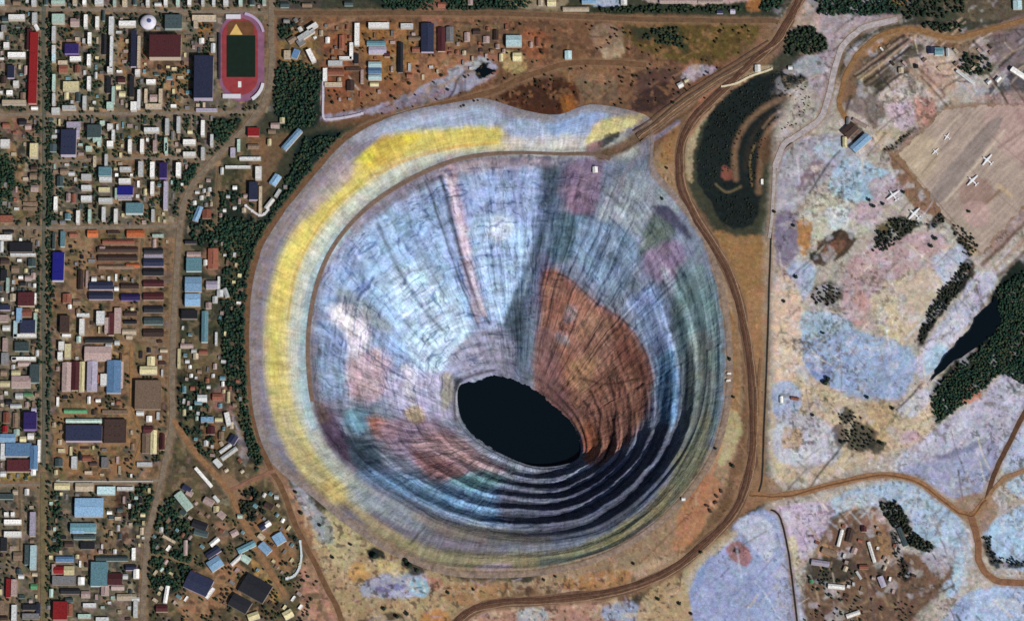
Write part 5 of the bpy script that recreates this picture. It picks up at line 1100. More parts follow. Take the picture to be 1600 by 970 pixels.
# x  y  length-across  length-down  colour[angle]  height  kind     (photograph pixels; kind A block, H hall, S warehouse, T garage row, U house, Z shed)
BLD = """
3 3 8 9 c 12 A;53 4 8 10 w 12 A;91 4 22 6 M 14 A;117 3 7 8 b 14 A;132 3 6 10 W 14 A;155 3 14 9 w 14 A;179 3 5 12 M 14 A;195 5 8 9 b 10 A;231 4 6 11 W 14 A;247 7 11 5 w 8 U;259 3 6 12 W 14 A;278 3 6 12 M 14 A;296 3 6 11 W 14 A;317 3 5 10 w 14 A;334 3 5 11 w 14 A;353 4 8 9 w 14 A;376 3 6 10 M 14 A;413 3 6 9 M 12 A;26 4 12 6 n 8 U;72 4 6 8 q 8 U;211 4 6 8 q 8 U;394 4 8 8 q 10 U
26 27 26 8 W 14 A;54 29 8 18 w 14 A;57 43 6 9 W-30 8 U;10 71 9 9 W 12 A;2 55 6 9 W 12 A;6 44 8 9 g 12 A;26 86 28 8 W 14 A;25 131 9 9 W 12 A;15 145 10 7 W 12 A;22 160 38 7 b 10 A;1 104 8 10 n 8 U;17 112 11 20 N 10 A;8 30 10 8 q 8 U;6 125 8 12 d 7 U;36 150 8 10 n 7 U;40 110 5 14 p 6 U
52 106 13 114 R 13 H @long red-roofed arcade stretching beside the tree-lined avenue;54 169 11 5 W 8 U;46 62 8 34 m 10 H
91 29 20 14 M 16 H;84 53 6 24 w 15 A;84 78 6 14 w 15 A;84 90 6 12 c 15 A;84 129 5 26 M 15 A;84 155 5 18 w 15 A;87 173 13 9 w 12 A;134 33 6 20 W 15 A;152 35 6 18 W 15 A;174 40 8 28 w 15 A;174 82 5 52 w 15 A;172 109 9 9 W 15 A;199 37 27 8 W 15 A;140 60 6 18 W 15 A;139 94 6 18 W 15 A;139 130 6 21 W 15 A;132 160 6 20 w 15 A;150 118 4 10 w 6 U;162 25 4 16 q 8 U;163 70 6 32 k 6 T;117 35 14 12 p 9 U;121 28 7 7 d 8 U
112 76 22 16 i 12 H;118 92 18 7 W 10 A;98 98 15 6 b 8 A;111 135 25 15 y 12 H;108 168 22 6 w 12 A;99 108 14 12 r 8 U;121 108 8 12 r 8 U;104 150 7 10 y 7 U;123 152 8 14 q 6 U
258 72 50 36 m 24 H @big maroon hall with gridded roof and pale walls by the round pavilion;271 34 27 22 q 14 H;217 80 5 48 b 14 A;215 113 8 9 W 14 A;209 76 9 58 N 12 H;217 155 5 30 w 13 A;209 166 10 14 W 13 A;206 135 7 34 k 10 A;172 165 11 11 M 13 A;177 148 5 26 M 13 A;170 133 7 26 k 10 A;185 136 8 7 y 8 U;190 125 12 9 m 9 U;191 147 10 8 y 7 U;236 128 15 7 W 9 A;228 150 5 22 b 9 A;240 166 26 7 b 9 A;251 150 6 22 b 9 A;240 153 12 10 p 8 U;247 44 7 6 g 6 U
319 28 38 8 b 12 A;306 38 7 10 b 10 A;318 120 30 68 N 22 H @great navy-roofed hall with lilac walls west of the stadium;315 64 8 8 W 8 U;333 75 7 14 w 8 U;323 172 34 5 l 6 Z
478 54 30 8 w-35 12 A;488 42 18 7 W-35 12 A;470 66 12 10 g-35 10 A;449 85 11 12 b 10 A;462 84 10 14 B20 10 A;486 87 8 22 W-25 12 A;456 62 14 8 n-35 8 U;448 33 10 6 g 7 U
53 235 13 22 y 14 A;8 224 15 12 W 12 A;107 222 24 40 N 20 H @navy-roofed courtyard block with lilac walls east of the avenue;115 195 22 9 l 12 A;122 207 5 16 l 12 A;147 205 22 20 q 14 H;172 198 9 9 W 15 A;177 211 5 16 w 15 A;172 225 10 9 W 15 A;152 217 14 8 M 12 A;155 224 6 8 M 12 A;160 192 8 6 M 10 A;237 203 24 7 w 14 A;203 228 6 20 W 14 A;222 228 6 21 W 14 A;242 228 6 18 p 14 A;259 226 5 22 M 14 A;83 231 11 12 q 8 U;36 191 12 9 k 9 U;44 198 10 7 p 7 U;10 196 12 8 r 6 U;139 232 10 7 M 10 A;141 245 7 5 d 6 U
166 250 5 18 w 12 A;148 252 5 16 b 8 A;196 264 18 6 w 12 A;164 268 20 14 t 15 H;165 280 20 6 w 12 A;135 276 16 8 w 13 A;135 293 16 7 w 13 A;135 310 17 8 w 13 A;165 313 22 7 w 13 A;163 296 18 6 y 10 A;195 283 19 8 W 14 A;196 298 24 14 D 13 H;195 309 22 5 l 10 A;182 302 5 16 M 10 A;210 325 27 16 t 16 H @teal-roofed hall with bright white front near the small orange roofs;220 263 8 22 w 14 A;238 265 7 24 W 14 A;255 266 12 24 i 15 H;238 294 6 20 W 14 A;239 336 5 18 w 12 A;87 318 6 21 W 14 A;122 339 6 20 W 14 A;140 337 5 20 M 14 A;162 334 6 21 w 14 A;181 337 6 21 W 14 A;107 308 7 12 p 8 U;115 310 7 14 r 8 U;101 268 14 8 n 8 U;112 271 10 6 w 8 U;94 283 10 16 q 8 U;53 262 10 7 d 8 U;52 275 11 9 n 8 U;54 294 12 9 p 7 U;47 318 22 4 n 5 T;47 326 22 4 n 5 T;106 338 9 9 t 9 U;98 347 9 7 g 8 U;10 342 20 11 r 9 H;227 300 5 9 y 7 U
261 197 6 24 w 14 A;279 194 6 24 w 14 A;317 200 6 24 W 14 A;331 219 5 18 w 14 A;296 222 20 8 W 14 A;296 241 20 7 W 14 A;317 239 6 18 w 14 A;260 232 5 18 M 14 A;279 265 8 22 W 15 A;259 305 7 44 l 14 A;297 206 8 6 y 6 U;244 203 8 6 w 9 U;270 212 5 14 g 6 U
396 206 18 13 R 10 H @red-roofed villa among yards north-west of the pit;391 248 34 5 w 8 A;373 227 5 18 M 9 A;364 238 8 14 l 8 A;421 222 6 9 y 8 U;372 261 40 4 w 6 T;347 267 5 10 w 8 U;404 270 10 20 W 12 A;396 298 14 28 N 12 H;407 312 5 42 b 8 A;396 229 18 7 n 6 U;430 196 14 8 p 7 U;441 188 8 8 y 7 U;425 205 12 6 n 6 U;367 293 7 6 W 6 U;315 309 6 6 W 6 U;319 298 5 5 w 6 U;325 303 6 6 b 6 U;322 320 5 5 g 6 U;384 306 7 6 p 6 U
456 218 42 9 a-51 10 S @long sky-blue shed lying slantwise near the wooded rim slope;430 281 19 11 a-58 9 S;421 318 20 6 W-54 8 S;434 302 5 14 w30 6 Z;446 292 6 5 g 5 Z;323 334 14 14 r 8 U;309 334 9 24 a20 7 U
9 371 20 8 W 9 A;33 386 36 15 k 10 H;36 398 40 4 w 8 A;2 385 7 16 w 8 U;91 416 18 44 D 14 H @vivid deep blue roofed hall with pale walls along the avenue;98 373 7 24 t 9 A;84 376 4 26 q 8 A;145 365 17 11 O 8 Z;212 365 28 11 O 8 Z;115 367 13 7 r 7 U;178 363 20 4 d 6 T;247 368 18 4 M 8 T;14 362 16 5 k 6 U
185 378 50 7 r 6 T;184 390 64 8 d 6 T;184 403 62 9 d 6 T;182 417 56 6 n 5 T;208 415 22 6 O 5 Z;160 388 9 6 p 6 U;240 392 30 8 k 6 T;240 400 30 4 l 6 T;240 410 32 12 N 7 T;240 425 32 11 k 6 T;240 443 32 10 m 6 T;240 463 32 11 m 6 T;240 483 30 10 k 6 T;240 501 30 11 q 6 T;240 520 32 12 d 6 T;158 446 38 12 N 8 S;158 462 38 11 N 8 S;204 464 30 10 i 7 T;203 447 28 8 d 6 T;147 436 8 7 W 6 U;182 451 7 6 W 6 U;126 437 8 30 d 7 T;136 436 4 26 p 5 T
105 466 14 14 r 8 U;109 479 6 6 W 7 U;109 462 6 6 p 7 U;120 472 12 8 n 6 U;128 510 8 24 W 13 A;157 496 13 20 w 12 A;167 508 7 24 p 9 A;174 506 9 34 m 9 A;184 500 11 38 p 8 A;204 490 20 7 d 6 T;204 503 20 6 k 6 T;202 518 22 8 b 6 U;101 506 15 26 d 12 H;104 524 14 4 W 7 A;123 530 7 9 M 7 U;130 492 20 5 w 7 T;41 467 26 21 m 12 H;54 466 6 16 W 9 A;20 464 9 10 b 8 U;30 492 9 22 a 11 A;42 488 15 12 r 10 U;43 510 24 20 N 11 H;24 514 6 26 c 9 A;39 524 36 5 W 9 A;55 504 5 30 M 9 A;54 446 5 6 W 6 U;36 443 9 7 k 7 U;44 434 10 7 p 7 U;52 431 7 9 p 7 U;12 445 5 22 M 9 A;8 480 16 8 N 9 A;6 497 14 10 p 9 A;10 512 12 8 W 7 U;6 430 10 18 k 8 H;24 420 12 10 n 7 U;50 410 12 12 q 7 U;8 408 14 9 d 7 U
96 540 9 13 W 11 A;94 556 8 12 W 11 A;106 548 10 22 y 9 H;155 531 44 8 k 7 T;153 552 42 22 p 9 S;170 540 10 7 w 6 U;183 535 8 7 w 6 U;202 526 10 6 b 6 U;8 538 8 20 p 9 A;34 541 22 14 q 8 H;37 560 38 5 W 9 A;22 561 7 6 W 9 A;38 568 20 6 p 7 U;25 582 14 8 y 8 U;8 599 16 8 y 8 U;33 596 30 18 p 10 S;54 583 15 28 q 11 H;30 618 12 8 w 7 U;44 616 14 6 G 5 Z;8 560 12 18 g 9 A;6 582 10 8 n 7 U
104 588 14 44 p 9 S;118 587 12 44 m 9 S;128 588 8 46 y 9 S;144 587 16 46 l 10 S;153 592 6 12 r 6 U;162 593 10 18 W 10 A;178 588 22 50 B 11 S @large blue-roofed warehouse with white lean-to on the sandy works yard;189 585 7 40 p 7 T;232 578 27 12 y 9 U;236 564 12 14 y 7 U;231 616 40 44 n 14 H @broad brown square hall on the yard south of the garage rows;118 642 36 6 G 7 T;180 643 40 5 n 6 T;131 676 56 24 N 14 H @blue-black hall with mint ridge in the fenced sandy yard;131 657 56 6 M 8 T;180 673 34 36 d 11 H;219 645 12 7 w 6 U;233 654 9 9 W 7 U;232 671 16 10 m 7 U;228 692 12 30 n 7 U;240 690 10 36 y 7 U;254 690 7 24 m 6 U;226 725 24 6 w 6 A;116 722 9 18 w 9 A;164 722 11 16 g 9 A;126 714 5 10 k 6 U;136 716 14 8 r 6 U;146 724 12 6 d 6 U;92 722 12 12 q 6 U;186 628 8 6 r 5 U
47 657 20 26 i 15 H @bright indigo hall with purple walls west of the avenue;53 640 8 7 l 7 U;25 634 18 6 w 7 U;10 652 10 16 r 7 U;24 656 8 22 n 6 T;8 670 8 10 R 7 U;12 684 24 13 a 9 S;26 675 9 9 M 7 U;48 681 10 9 W 7 U;36 686 10 9 y 6 U;29 702 40 20 B 11 H @large blue-roofed hall with an L-shaped dark wing, west edge of town;53 714 12 36 B 12 S;61 704 5 34 W 7 A;5 705 8 24 w 8 A;30 727 38 18 m 8 H;52 738 8 8 W 6 U;14 628 10 8 k 6 U
97 759 24 10 y 7 U;132 760 28 12 b 8 U;166 766 28 12 c 9 A;196 763 26 5 w 6 T;139 792 44 28 a 11 S @pale blue warehouse beside the fenced red-brown field;130 824 40 14 t 10 S;122 829 18 7 a 10 S;132 838 34 7 q 9 S;137 852 22 10 k 8 H;108 850 14 8 d 6 U;20 815 27 7 W 10 A;20 834 27 8 W 10 A;10 803 7 6 W 9 A;20 803 6 6 W 9 A;51 818 9 36 l 11 A;52 870 10 36 c 11 A;42 866 7 30 q 8 A;13 918 7 28 R 9 H;22 917 9 24 p 9 A;24 768 8 7 b 6 U;42 768 7 9 W 6 U;10 775 22 8 q 7 A;33 900 9 6 w 6 U;30 892 8 8 q 6 U;53 916 10 8 G 5 U;5 740 9 8 w 6 U;6 850 10 20 k 7 A;28 868 14 12 n 6 U
101 873 28 8 B 7 S;175 872 50 7 q 7 T;209 865 6 18 W 7 A;92 890 15 11 R 8 U;84 889 6 16 p 7 A;108 891 16 14 y 7 U;155 896 26 36 t 11 H;152 893 8 12 W 8 U;100 906 36 13 g 9 A;110 923 30 8 k 6 U;127 907 10 11 W 8 U;205 886 17 8 N 7 U;213 896 9 14 W 7 U;180 904 22 18 m 8 U;184 917 20 7 p 7 U;164 922 12 14 p 7 U;94 953 22 27 R 12 H @square red-roofed hall at the town's south edge beside the avenue;108 952 10 18 r 8 U;140 945 20 6 w 8 A;132 962 20 6 M 8 A;160 967 20 6 w 8 A;212 951 7 24 w 8 A;198 932 30 9 b 7 U;22 957 8 24 w 9 A;48 948 24 8 k 8 H;48 962 26 8 g 8 A;80 926 6 12 M 6 U;134 928 14 10 p 6 U;212 935 12 6 w 6 U;60 952 6 20 N 7 A;4 948 8 20 n 6 A;196 900 8 7 w 6 U;108 937 12 7 q 6 U;6 965 12 6 d 6 U
318 745 40 5 W50 7 S;287 782 32 13 M52 8 S @mint-roofed shed set slantwise among trees south-west of the pit;338 779 12 5 w50 6 U;292 763 14 9 N35 7 U;335 846 17 7 W-42 7 U;336 880 22 17 a-35 9 S;333 862 24 10 N-35 8 S;310 911 40 27 N25 10 S;328 926 20 5 W-55 7 Z;399 918 44 30 k30 10 S @larger black-roofed hall of the pair on the sandy yard;375 942 32 20 k30 9 S;260 928 6 26 W8 8 S;370 874 24 5 W-44 7 S;384 873 14 10 M35 7 U;385 854 30 9 t-28 7 S;418 818 10 8 W-35 7 U;411 822 11 9 N-35 7 U;436 841 17 16 a-32 8 S;414 856 20 12 a45 8 S;396 962 18 11 y-20 7 U;450 959 15 12 y-30 8 U;326 783 16 10 p30 7 U;346 804 12 10 p40 6 U;312 820 24 12 k20 7 S;314 832 22 9 q15 6 S;252 827 6 7 w 5 U;264 842 22 4 b30 4 Z;290 855 6 22 p 6 U;296 770 10 8 p30 6 U;366 832 12 9 p-30 6 U;338 795 9 9 y 6 U;253 950 18 10 m 6 U;432 776 7 6 w 5 U;420 790 14 9 d30 6 U;375 806 8 6 M 6 U;286 800 10 7 q40 6 U;408 838 10 8 b40 6 U;300 895 11 8 r-30 6 U
303 398 22 9 p 7 U;298 378 18 6 k 7 U;303 413 24 21 t 10 H;321 410 6 8 W 7 U;302 444 26 23 a 10 S @northern of two sky-blue roofs lined up beside the main road;301 468 24 19 a 10 S;331 445 18 12 l 8 S;342 442 4 20 W 7 A;353 457 7 14 w-20 7 U;344 458 10 10 w 7 U;296 491 25 13 k 11 H;320 510 10 48 t 9 S;338 529 4 20 w 7 A;326 477 9 9 p 7 U;333 404 16 32 r 7 U;336 468 8 10 w 6 U;292 540 20 7 p 6 U;303 548 8 6 w 6 U;318 550 14 7 r 6 U;280 560 5 30 y 5 T;297 573 5 5 W 5 U;306 556 8 8 b 6 U
324 655 20 8 a 8 A;356 654 8 20 W-12 9 A;342 655 12 6 y 6 U;358 708 30 6 w-38 7 S;352 700 22 5 w-38 7 S;340 723 9 13 w-40 6 U;364 686 12 14 N30 8 U;316 622 15 11 w 8 U;340 620 16 10 r 6 U;357 620 5 16 y 6 U;322 692 7 8 w 6 U;288 608 6 10 t 5 U;301 606 7 6 r 5 U;326 604 6 5 w 5 U;288 644 5 9 y 5 U;312 580 7 6 n 5 U;348 590 9 6 t 5 U;336 572 6 8 p 5 U;362 664 6 9 b 6 U;330 672 12 12 m 6 U;346 680 8 12 n 6 U;310 628 12 6 t 6 U
558 54 8 36 W 9 A;592 40 33 9 W 9 A;636 41 20 8 w 8 A;549 80 6 27 W 8 A;540 91 20 5 W 8 A;557 92 7 16 k 7 A;524 99 23 8 w 7 A;508 117 7 21 W 7 A;521 132 28 6 b 7 A;525 113 26 9 r 7 S;588 68 30 8 t 7 S;590 79 28 12 l 7 S;605 85 9 8 m 6 U;586 101 21 9 c 9 S;586 111 21 9 B 9 S;586 121 21 8 c 9 S @southern pale cyan roof of the three stacked depot roofs;626 90 8 48 k 7 T;668 59 20 46 N 10 S @long navy-black depot hall with rounded ends on the northern works yard;690 62 12 38 m 7 S;703 54 12 24 g 7 S;803 64 25 18 c 10 S @bright pale cyan store on bare ground north of the pit;808 89 14 13 y 7 S;783 90 6 11 y 6 U;888 86 11 13 c 8 S;548 134 12 16 d 6 U;534 66 8 22 r 6 S;512 63 7 9 W 6 U;502 52 6 8 b 6 U;648 60 20 6 n 5 T;650 78 12 8 r 5 U;552 108 24 5 d 5 T;566 120 5 22 p 5 T;640 105 5 12 w 4 Z;730 58 9 14 p 5 U;745 50 12 9 d 5 U;760 62 10 10 p 5 U;775 55 8 16 d 5 U;840 66 6 14 r 5 U;830 70 5 8 p 5 U;640 118 9 7 r 5 U;585 132 14 6 y 5 T
900 14 42 6 b 8 S;920 2 22 8 a 8 S;862 4 14 12 y 8 S;845 4 8 10 b 7 U;1125 18 10 7 N 6 U;1145 18 8 7 l 6 U;1060 2 60 6 p 7 S;975 3 10 10 W 7 U;1110 2 40 5 p 7 S;735 3 8 9 p 6 U;480 8 16 6 n 6 U;545 6 14 7 q 6 U;445 8 14 8 q 7 U;690 8 12 8 r 6 U
1345 223 36 13 a-44 10 S @sky-blue hall lying slantwise between the spoil heaps and the apron;1328 203 24 16 d-44 9 S;1344 192 26 5 p32 6 S;1591 114 26 8 W36 10 S;1560 124 10 6 W-48 7 U;1467 80 13 12 t 8 S;1481 82 5 13 w 7 U;1455 79 9 10 N 7 U;1508 120 34 5 w40 6 S;1545 128 8 6 w-40 6 U;1326 190 7 12 g 6 U;1320 222 7 16 y 6 U;1408 110 8 8 b 5 U;1432 104 6 6 k 5 U;1590 8 14 14 c 7 U
1313 840 5 26 W15 6 S;1362 862 5 32 W-15 6 S;1307 916 26 7 W6 6 S;1333 959 22 6 W-20 6 S;1282 879 28 8 l9 6 S;1342 898 4 13 w-30 5 U;1296 862 24 9 n22 5 S;1334 912 4 5 w 4 Z;1350 826 8 8 m 5 U;1328 836 9 20 d15 5 S;1335 860 8 9 p20 5 U;1378 908 9 16 l-20 5 U;1268 908 6 6 G 4 Z;1410 838 7 30 q-20 5 S;1350 885 14 7 r 5 U
1221 624 5 10 W 5 U;1242 622 12 5 r10 4 U;1184 107 9 11 W 7 U;1063 133 9 8 W-30 6 U;1072 126 7 5 y-30 5 U;930 265 8 9 W 5 U;1191 284 4 8 W 4 Z;1235 106 7 6 w 5 U;1068 779 6 5 W 5 U
"""
KINDS_ = {'A': ('apartment_block', 'apartment block', 'long block'), 'H': ('hall', 'hall', 'hall'), 'S': ('warehouse', 'warehouse', 'warehouse'),
          'T': ('garage_row', 'garage row', 'garage row'), 'U': ('house', 'house', 'house'), 'Z': ('shed', 'shed', 'shed')}
LAND = [('long red arcade', 52, 106), ('stadium', 377, 90), ('round white pavilion', 232, 37), ('gridded maroon hall', 258, 72), ('great navy hall', 318, 120), ('vivid deep blue hall', 91, 416),
        ('navy courtyard block', 107, 222), ('teal hall with white front', 210, 325), ('orange roofs', 178, 366), ('round dark park', 2, 280), ('red-roofed villa', 396, 206), ('slanting sky-blue shed', 456, 218),
        ('V-shaped white wall', 404, 334), ('dark garage rows', 205, 425), ('twin sky-blue roofs', 302, 456), ('broad brown hall', 231, 616), ('blue-black hall with mint ridge', 131, 676), ('bright indigo hall', 47, 657),
        ('blue L-shaped hall', 35, 706), ('pale blue warehouse', 139, 792), ('square red hall', 94, 953), ('slanting mint shed', 287, 782), ('black pair of halls', 390, 930), ('curved white wall', 462, 890),
        ('stacked depot roofs', 586, 111), ('navy-black depot hall', 668, 59), ('star-shaped pond', 757, 111), ('bright cyan store', 803, 64), ('highway fork', 1200, 80), ('overgrown dump', 1170, 230),
        ('east rim of the pit', 1140, 580), ('airfield apron', 1500, 240), ('slanting blue hall', 1345, 223), ('triangular huts settlement', 1340, 880), ('wooded rim slope', 372, 570), ('wood east of the stadium', 466, 135),
        ('blue works warehouse', 178, 588), ('red villa by the west works', 330, 660), ('northern boulevard', 900, 24), ('town street junction', 300, 262), ('avenue crossing', 69, 180), ('southern avenue', 67, 860)]
REC = []                         # every thing that still needs a label: (object, px, py, phrase)
def wherefrom(px, py):
    d = [(math.hypot(px - a, (py - b)), n, a, b) for n, a, b in LAND]
    d.sort(); r, n, a, b = d[0]
    if r < 5: r, n, a, b = d[1]
    ang = math.degrees(math.atan2(-(py - b), px - a)) % 360
    return n, ['east', 'north-east', 'north', 'north-west', 'west', 'south-west', 'south', 'south-east'][int(((ang + 22.5) % 360) // 45)], r

def bmat(col, wall=False):
    r, g_, b_, nm = ROOFC[col]
    if wall:
        c = WALLC.get(col, (196, 188, 178) if col in 'WwMcyblpa' else (160, 140, 122))
        return simple('wall_' + col, c, 0.85, 0.22, 0.3)
    return simple('roof_' + col, (r, g_, b_), 0.75, 0.42, 0.30, 0.3)

rng = random.Random(11)
OCC = np.zeros((1100, 1800), bool)      # occupied ground, photograph pixels offset by (60, 60)
def occupy(px, py, w, h, ang, pad=1.0):
    c, s = math.cos(ang), math.sin(ang); r = int(math.hypot(w, h) / 2 + pad + 2)
    X, Y = np.meshgrid(np.arange(int(px) - r, int(px) + r + 1), np.arange(int(py) - r, int(py) + r + 1))
    u = (X - px) * c + (Y - py) * s; v = -(X - px) * s + (Y - py) * c
    m = (abs(u) <= w / 2 + pad) & (abs(v) <= h / 2 + pad)
    yy = np.clip(Y[m] + 60, 0, 1099); xx = np.clip(X[m] + 60, 0, 1799)
    OCC[yy, xx] = True

def building(px, py, w, h, col, ang, ht, kind, label=None, group=None):
    """px,py = roof centre in the photograph; w,h in photograph pixels"""
    nm, cat, form = KINDS_[kind]
    zg = pit_height(px, py)
    x, y = unproj(px, py, ht + zg); x, y = float(x), float(y)
    zb = zg - 0.4
    W_, H_ = w * MPP / 2, h * MPP / 2 / CA
    t = root(nm, (x, y, zb), -ang, None, cat, group)
    hz = ht + 0.4
    walls = MB(); walls.box(-W_ + .25, -H_ + .25, 0, W_ - .25, H_ - .25, hz - 0.35)
    link('walls', walls.mesh('walls', bmat(col, True)), t)
    roof = MB()
    gable = kind in 'SU' or (kind in 'TZ' and min(w, h) > 5)
    if gable:
        rise = min(W_, H_) * (0.32 if kind == 'S' else 0.55)
        rise = min(rise, 3.2)
        if W_ >= H_:
            P = [(-H_, hz - .35), (H_, hz - .35), (0, hz - .35 + rise)]
            V = [(-W_, p[0], p[1]) for p in P] + [(W_, p[0], p[1]) for p in P]
        else:
            P = [(-W_, hz - .35), (W_, hz - .35), (0, hz - .35 + rise)]
            V = [(p[0], H_, p[1]) for p in P] + [(p[0], -H_, p[1]) for p in P]
        roof.add(V, [(0, 2, 1), (3, 4, 5), (0, 1, 4, 3), (1, 2, 5, 4), (2, 0, 3, 5)])
    else:
        roof.box(-W_, -H_, hz - .35, W_, H_, hz)
        e = min(.5, W_ * .2)
        for bx in ((-W_, -H_, W_, -H_ + e), (-W_, H_ - e, W_, H_), (-W_, -H_ + e, -W_ + e, H_ - e), (W_ - e, -H_ + e, W_, H_ - e)):
            roof.box(bx[0], bx[1], hz, bx[2], bx[3], hz + .7)
    ro = link('roof', roof.mesh('roof', bmat(col)), t)
    if not gable and w * h > 60:             # stair huts and vents along the roof
        n = 2 if w * h < 160 else (3 if w * h < 500 else 6)
        for i in range(n):
            f = (i + .5) / n
            if w * h > 500: bx, by = -W_ * .7 + 1.4 * W_ * ((i % 3) + .5) / 3, (-.4 if i < 3 else .4) * H_
            elif w > h: bx, by = (-1 + 2 * f) * W_ * .9, rng.uniform(-.3, .3) * H_
            else: bx, by = rng.uniform(-.3, .3) * W_, (-1 + 2 * f) * H_ * .9
            s = 1.0 if w * h < 500 else 1.5
            v = MB(); v.box(bx - s, by - s * .8, hz + .01, bx + s, by + s * .8, hz + 1.1)
            link('roof_vent', v.mesh('roof_vent', bmat(col)), ro)
    if gable and w * h > 150:                # ridge ventilator
        v = MB(); L = (W_ if W_ >= H_ else H_) * .6
        if W_ >= H_: v.box(-L, -.7, hz - .35 + rise - .3, L, .7, hz + rise + .5)
        else: v.box(-.7, -L, hz - .35 + rise - .3, .7, L, hz + rise + .5)
        link('ridge_vent', v.mesh('ridge_vent', bmat(col)), ro)
    occupy(px, py + ht * .1, w, h, ang)
    if label: t['label'] = label
    else:
        big = max(w, h); asp = max(w, h) / min(w, h)
        size = 'large' if w * h > 450 else ('small' if w * h < 60 else ('long narrow' if asp > 3.5 else 'mid-sized'))
        if ang: size += ' slanting'
        roofw = ''
        REC.append((t, px, py, ' '.join(v for v in (size, ROOFC[col][3], roofw, cat) if v)))
    return t

import re
for ln in BLD.strip().splitlines():
    for rec in ln.split(';'):
        rec, _, lab = rec.partition('@')
        f = rec.split()
        if len(f) < 7: continue
        col = f[4][0]; ang = math.radians(float(f[4][1:] or 0))
        building(float(f[0]), float(f[1]), float(f[2]), float(f[3]), col, ang, float(f[5]), f[6], lab.strip() or None)
N_LISTED = len(REC)
# roads are kept clear of small houses and trees
for name, lst in ROADS.items():
    for w, col, P in lst:
        for q in catmull(P, 3):
            if -60 < q[0] < 1740 and -60 < q[1] < 1030: occupy(q[0], q[1], w * .8, w * .8, 0, 0)
def free(px, py, r):
    x0, x1 = int(px - r + 60), int(px + r + 61); y0, y1 = int(py - r + 60), int(py + r + 61)
    return x0 >= 0 and y0 >= 0 and x1 < 1800 and y1 < 1100 and not OCC[y0:y1, x0:x1].any()
def inside(px, py, P):
    c = False
    for i in range(len(P)):
        a, b = P[i - 1], P[i]
        if (a[1] > py) != (b[1] > py) and px < (b[0] - a[0]) * (py - a[1]) / (b[1] - a[1]) + a[0]: c = not c
    return c
# the small plots: scattered little houses
for zone, n, cols, a0 in (("284,560 372,585 372,640 340,690 300,660", 14, 'WwrtpynM', 0), ("245,800 300,770 360,800 330,900 250,900", 10, 'WpntryM', .6), ("292,285 345,275 345,345 330,345 300,320", 7, 'Wwbgp', 0),
                          ("360,285 395,310 380,340 350,330", 5, 'Wwpb', 0), ("440,20 500,30 500,60 445,60", 5, 'Wwgn', -.6), ("380,770 420,760 455,830 440,870 400,850", 7, 'Wptrb', .5), ("508,40 560,35 560,140 515,150", 5, 'rnWb', 0),
                          ("640,45 790,45 790,85 640,85", 8, 'rnpbd', 0), ("1265,850 1310,815 1370,800 1400,900 1370,940 1270,920", 7, 'nprWb', .3), ("80,640 100,640 100,740 82,740", 3, 'wnb', 0), ("345,690 380,690 385,735 350,740", 4, 'Wwbr', -.6)):
    Z = pts(zone); lo, hi = Z.min(0), Z.max(0); k = 0
    for _ in range(900):
        if k >= n: break
        px, py = rng.uniform(lo[0], hi[0]), rng.uniform(lo[1], hi[1])
        w, h = rng.uniform(4.2, 7), rng.uniform(4.2, 7.5)
        if not inside(px, py, Z) or not free(px, py, max(w, h) / 2 + .8): continue
        building(px, py, w, h, rng.choice(cols), a0 + rng.choice((0, .12, -.1)) if a0 else 0, rng.uniform(4, 6), 'U'); k += 1

occupy(377, 90, 78, 142, 0); occupy(232, 37, 30, 30, 0)
for q_ in ((384, 322), (394, 330), (405, 337), (413, 335), (470, 868), (460, 899), (505, 150), (505, 170)): occupy(q_[0], q_[1], 10, 12, 0)
# sheds, kiosks and garages in the gaps of the blocks
def sprinkle(zone, n, cols, kinds, wr, hr, a0=0.0, pad=1.0):
    Z = pts(zone); lo, hi = Z.min(0), Z.max(0); k = 0
    for _ in range(n * 40):
        if k >= n: break
        px, py = rng.uniform(lo[0], hi[0]), rng.uniform(lo[1], hi[1])
        w, h = rng.uniform(*wr), rng.uniform(*hr)
        if rng.random() < .5: w, h = h, w
        if not inside(px, py, Z) or not free(px, py, max(w, h) / 2 + pad): continue
        building(px, py, w, h, rng.choice(cols), a0, rng.uniform(3, 6), rng.choice(kinds)); k += 1
sprinkle("0,0 418,0 418,172 0,172", 70, 'wnbqpgdyWt', 'ZTZ', (3, 5), (4, 10)); sprinkle("80,184 340,184 300,250 262,350 80,350", 55, 'wnbqpgdyWMt', 'ZTZ', (3, 5), (4, 10)); sprinkle("0,184 60,184 60,352 0,352", 14, 'wnbpgr', 'ZT', (3, 5), (4, 9))
sprinkle("0,360 60,360 60,750 0,750", 36, 'wnbqpgdWy', 'ZTZ', (3, 6), (4, 10)); sprinkle("82,360 264,360 262,745 82,745", 50, 'wnbpgdWyk', 'ZTZ', (3, 6), (4, 14)); sprinkle("0,762 235,762 218,968 0,968", 60, 'wnbqpgdyWMk', 'ZTZ', (3, 6), (4, 10))
sprinkle("278,370 380,380 375,700 340,735 280,650", 34, 'wnbpgWty', 'ZZT', (3, 5), (4, 8), .1); sprinkle("240,800 470,800 470,960 235,960", 40, 'wnbpgWtdy', 'ZZT', (3, 5), (4, 9), .6); sprinkle("505,35 800,40 790,100 640,125 520,175", 24, 'nrdbpgw', 'ZTZ', (3, 5), (4, 9)); sprinkle("1268,850 1312,815 1375,800 1440,890 1370,950 1262,920", 14, 'nprWbd', 'ZZ', (3, 5), (4, 8), .3); sprinkle("1340,70 1560,70 1530,125 1400,110", 12, 'nbdWp', 'ZT', (3, 5), (4, 9), -.7)

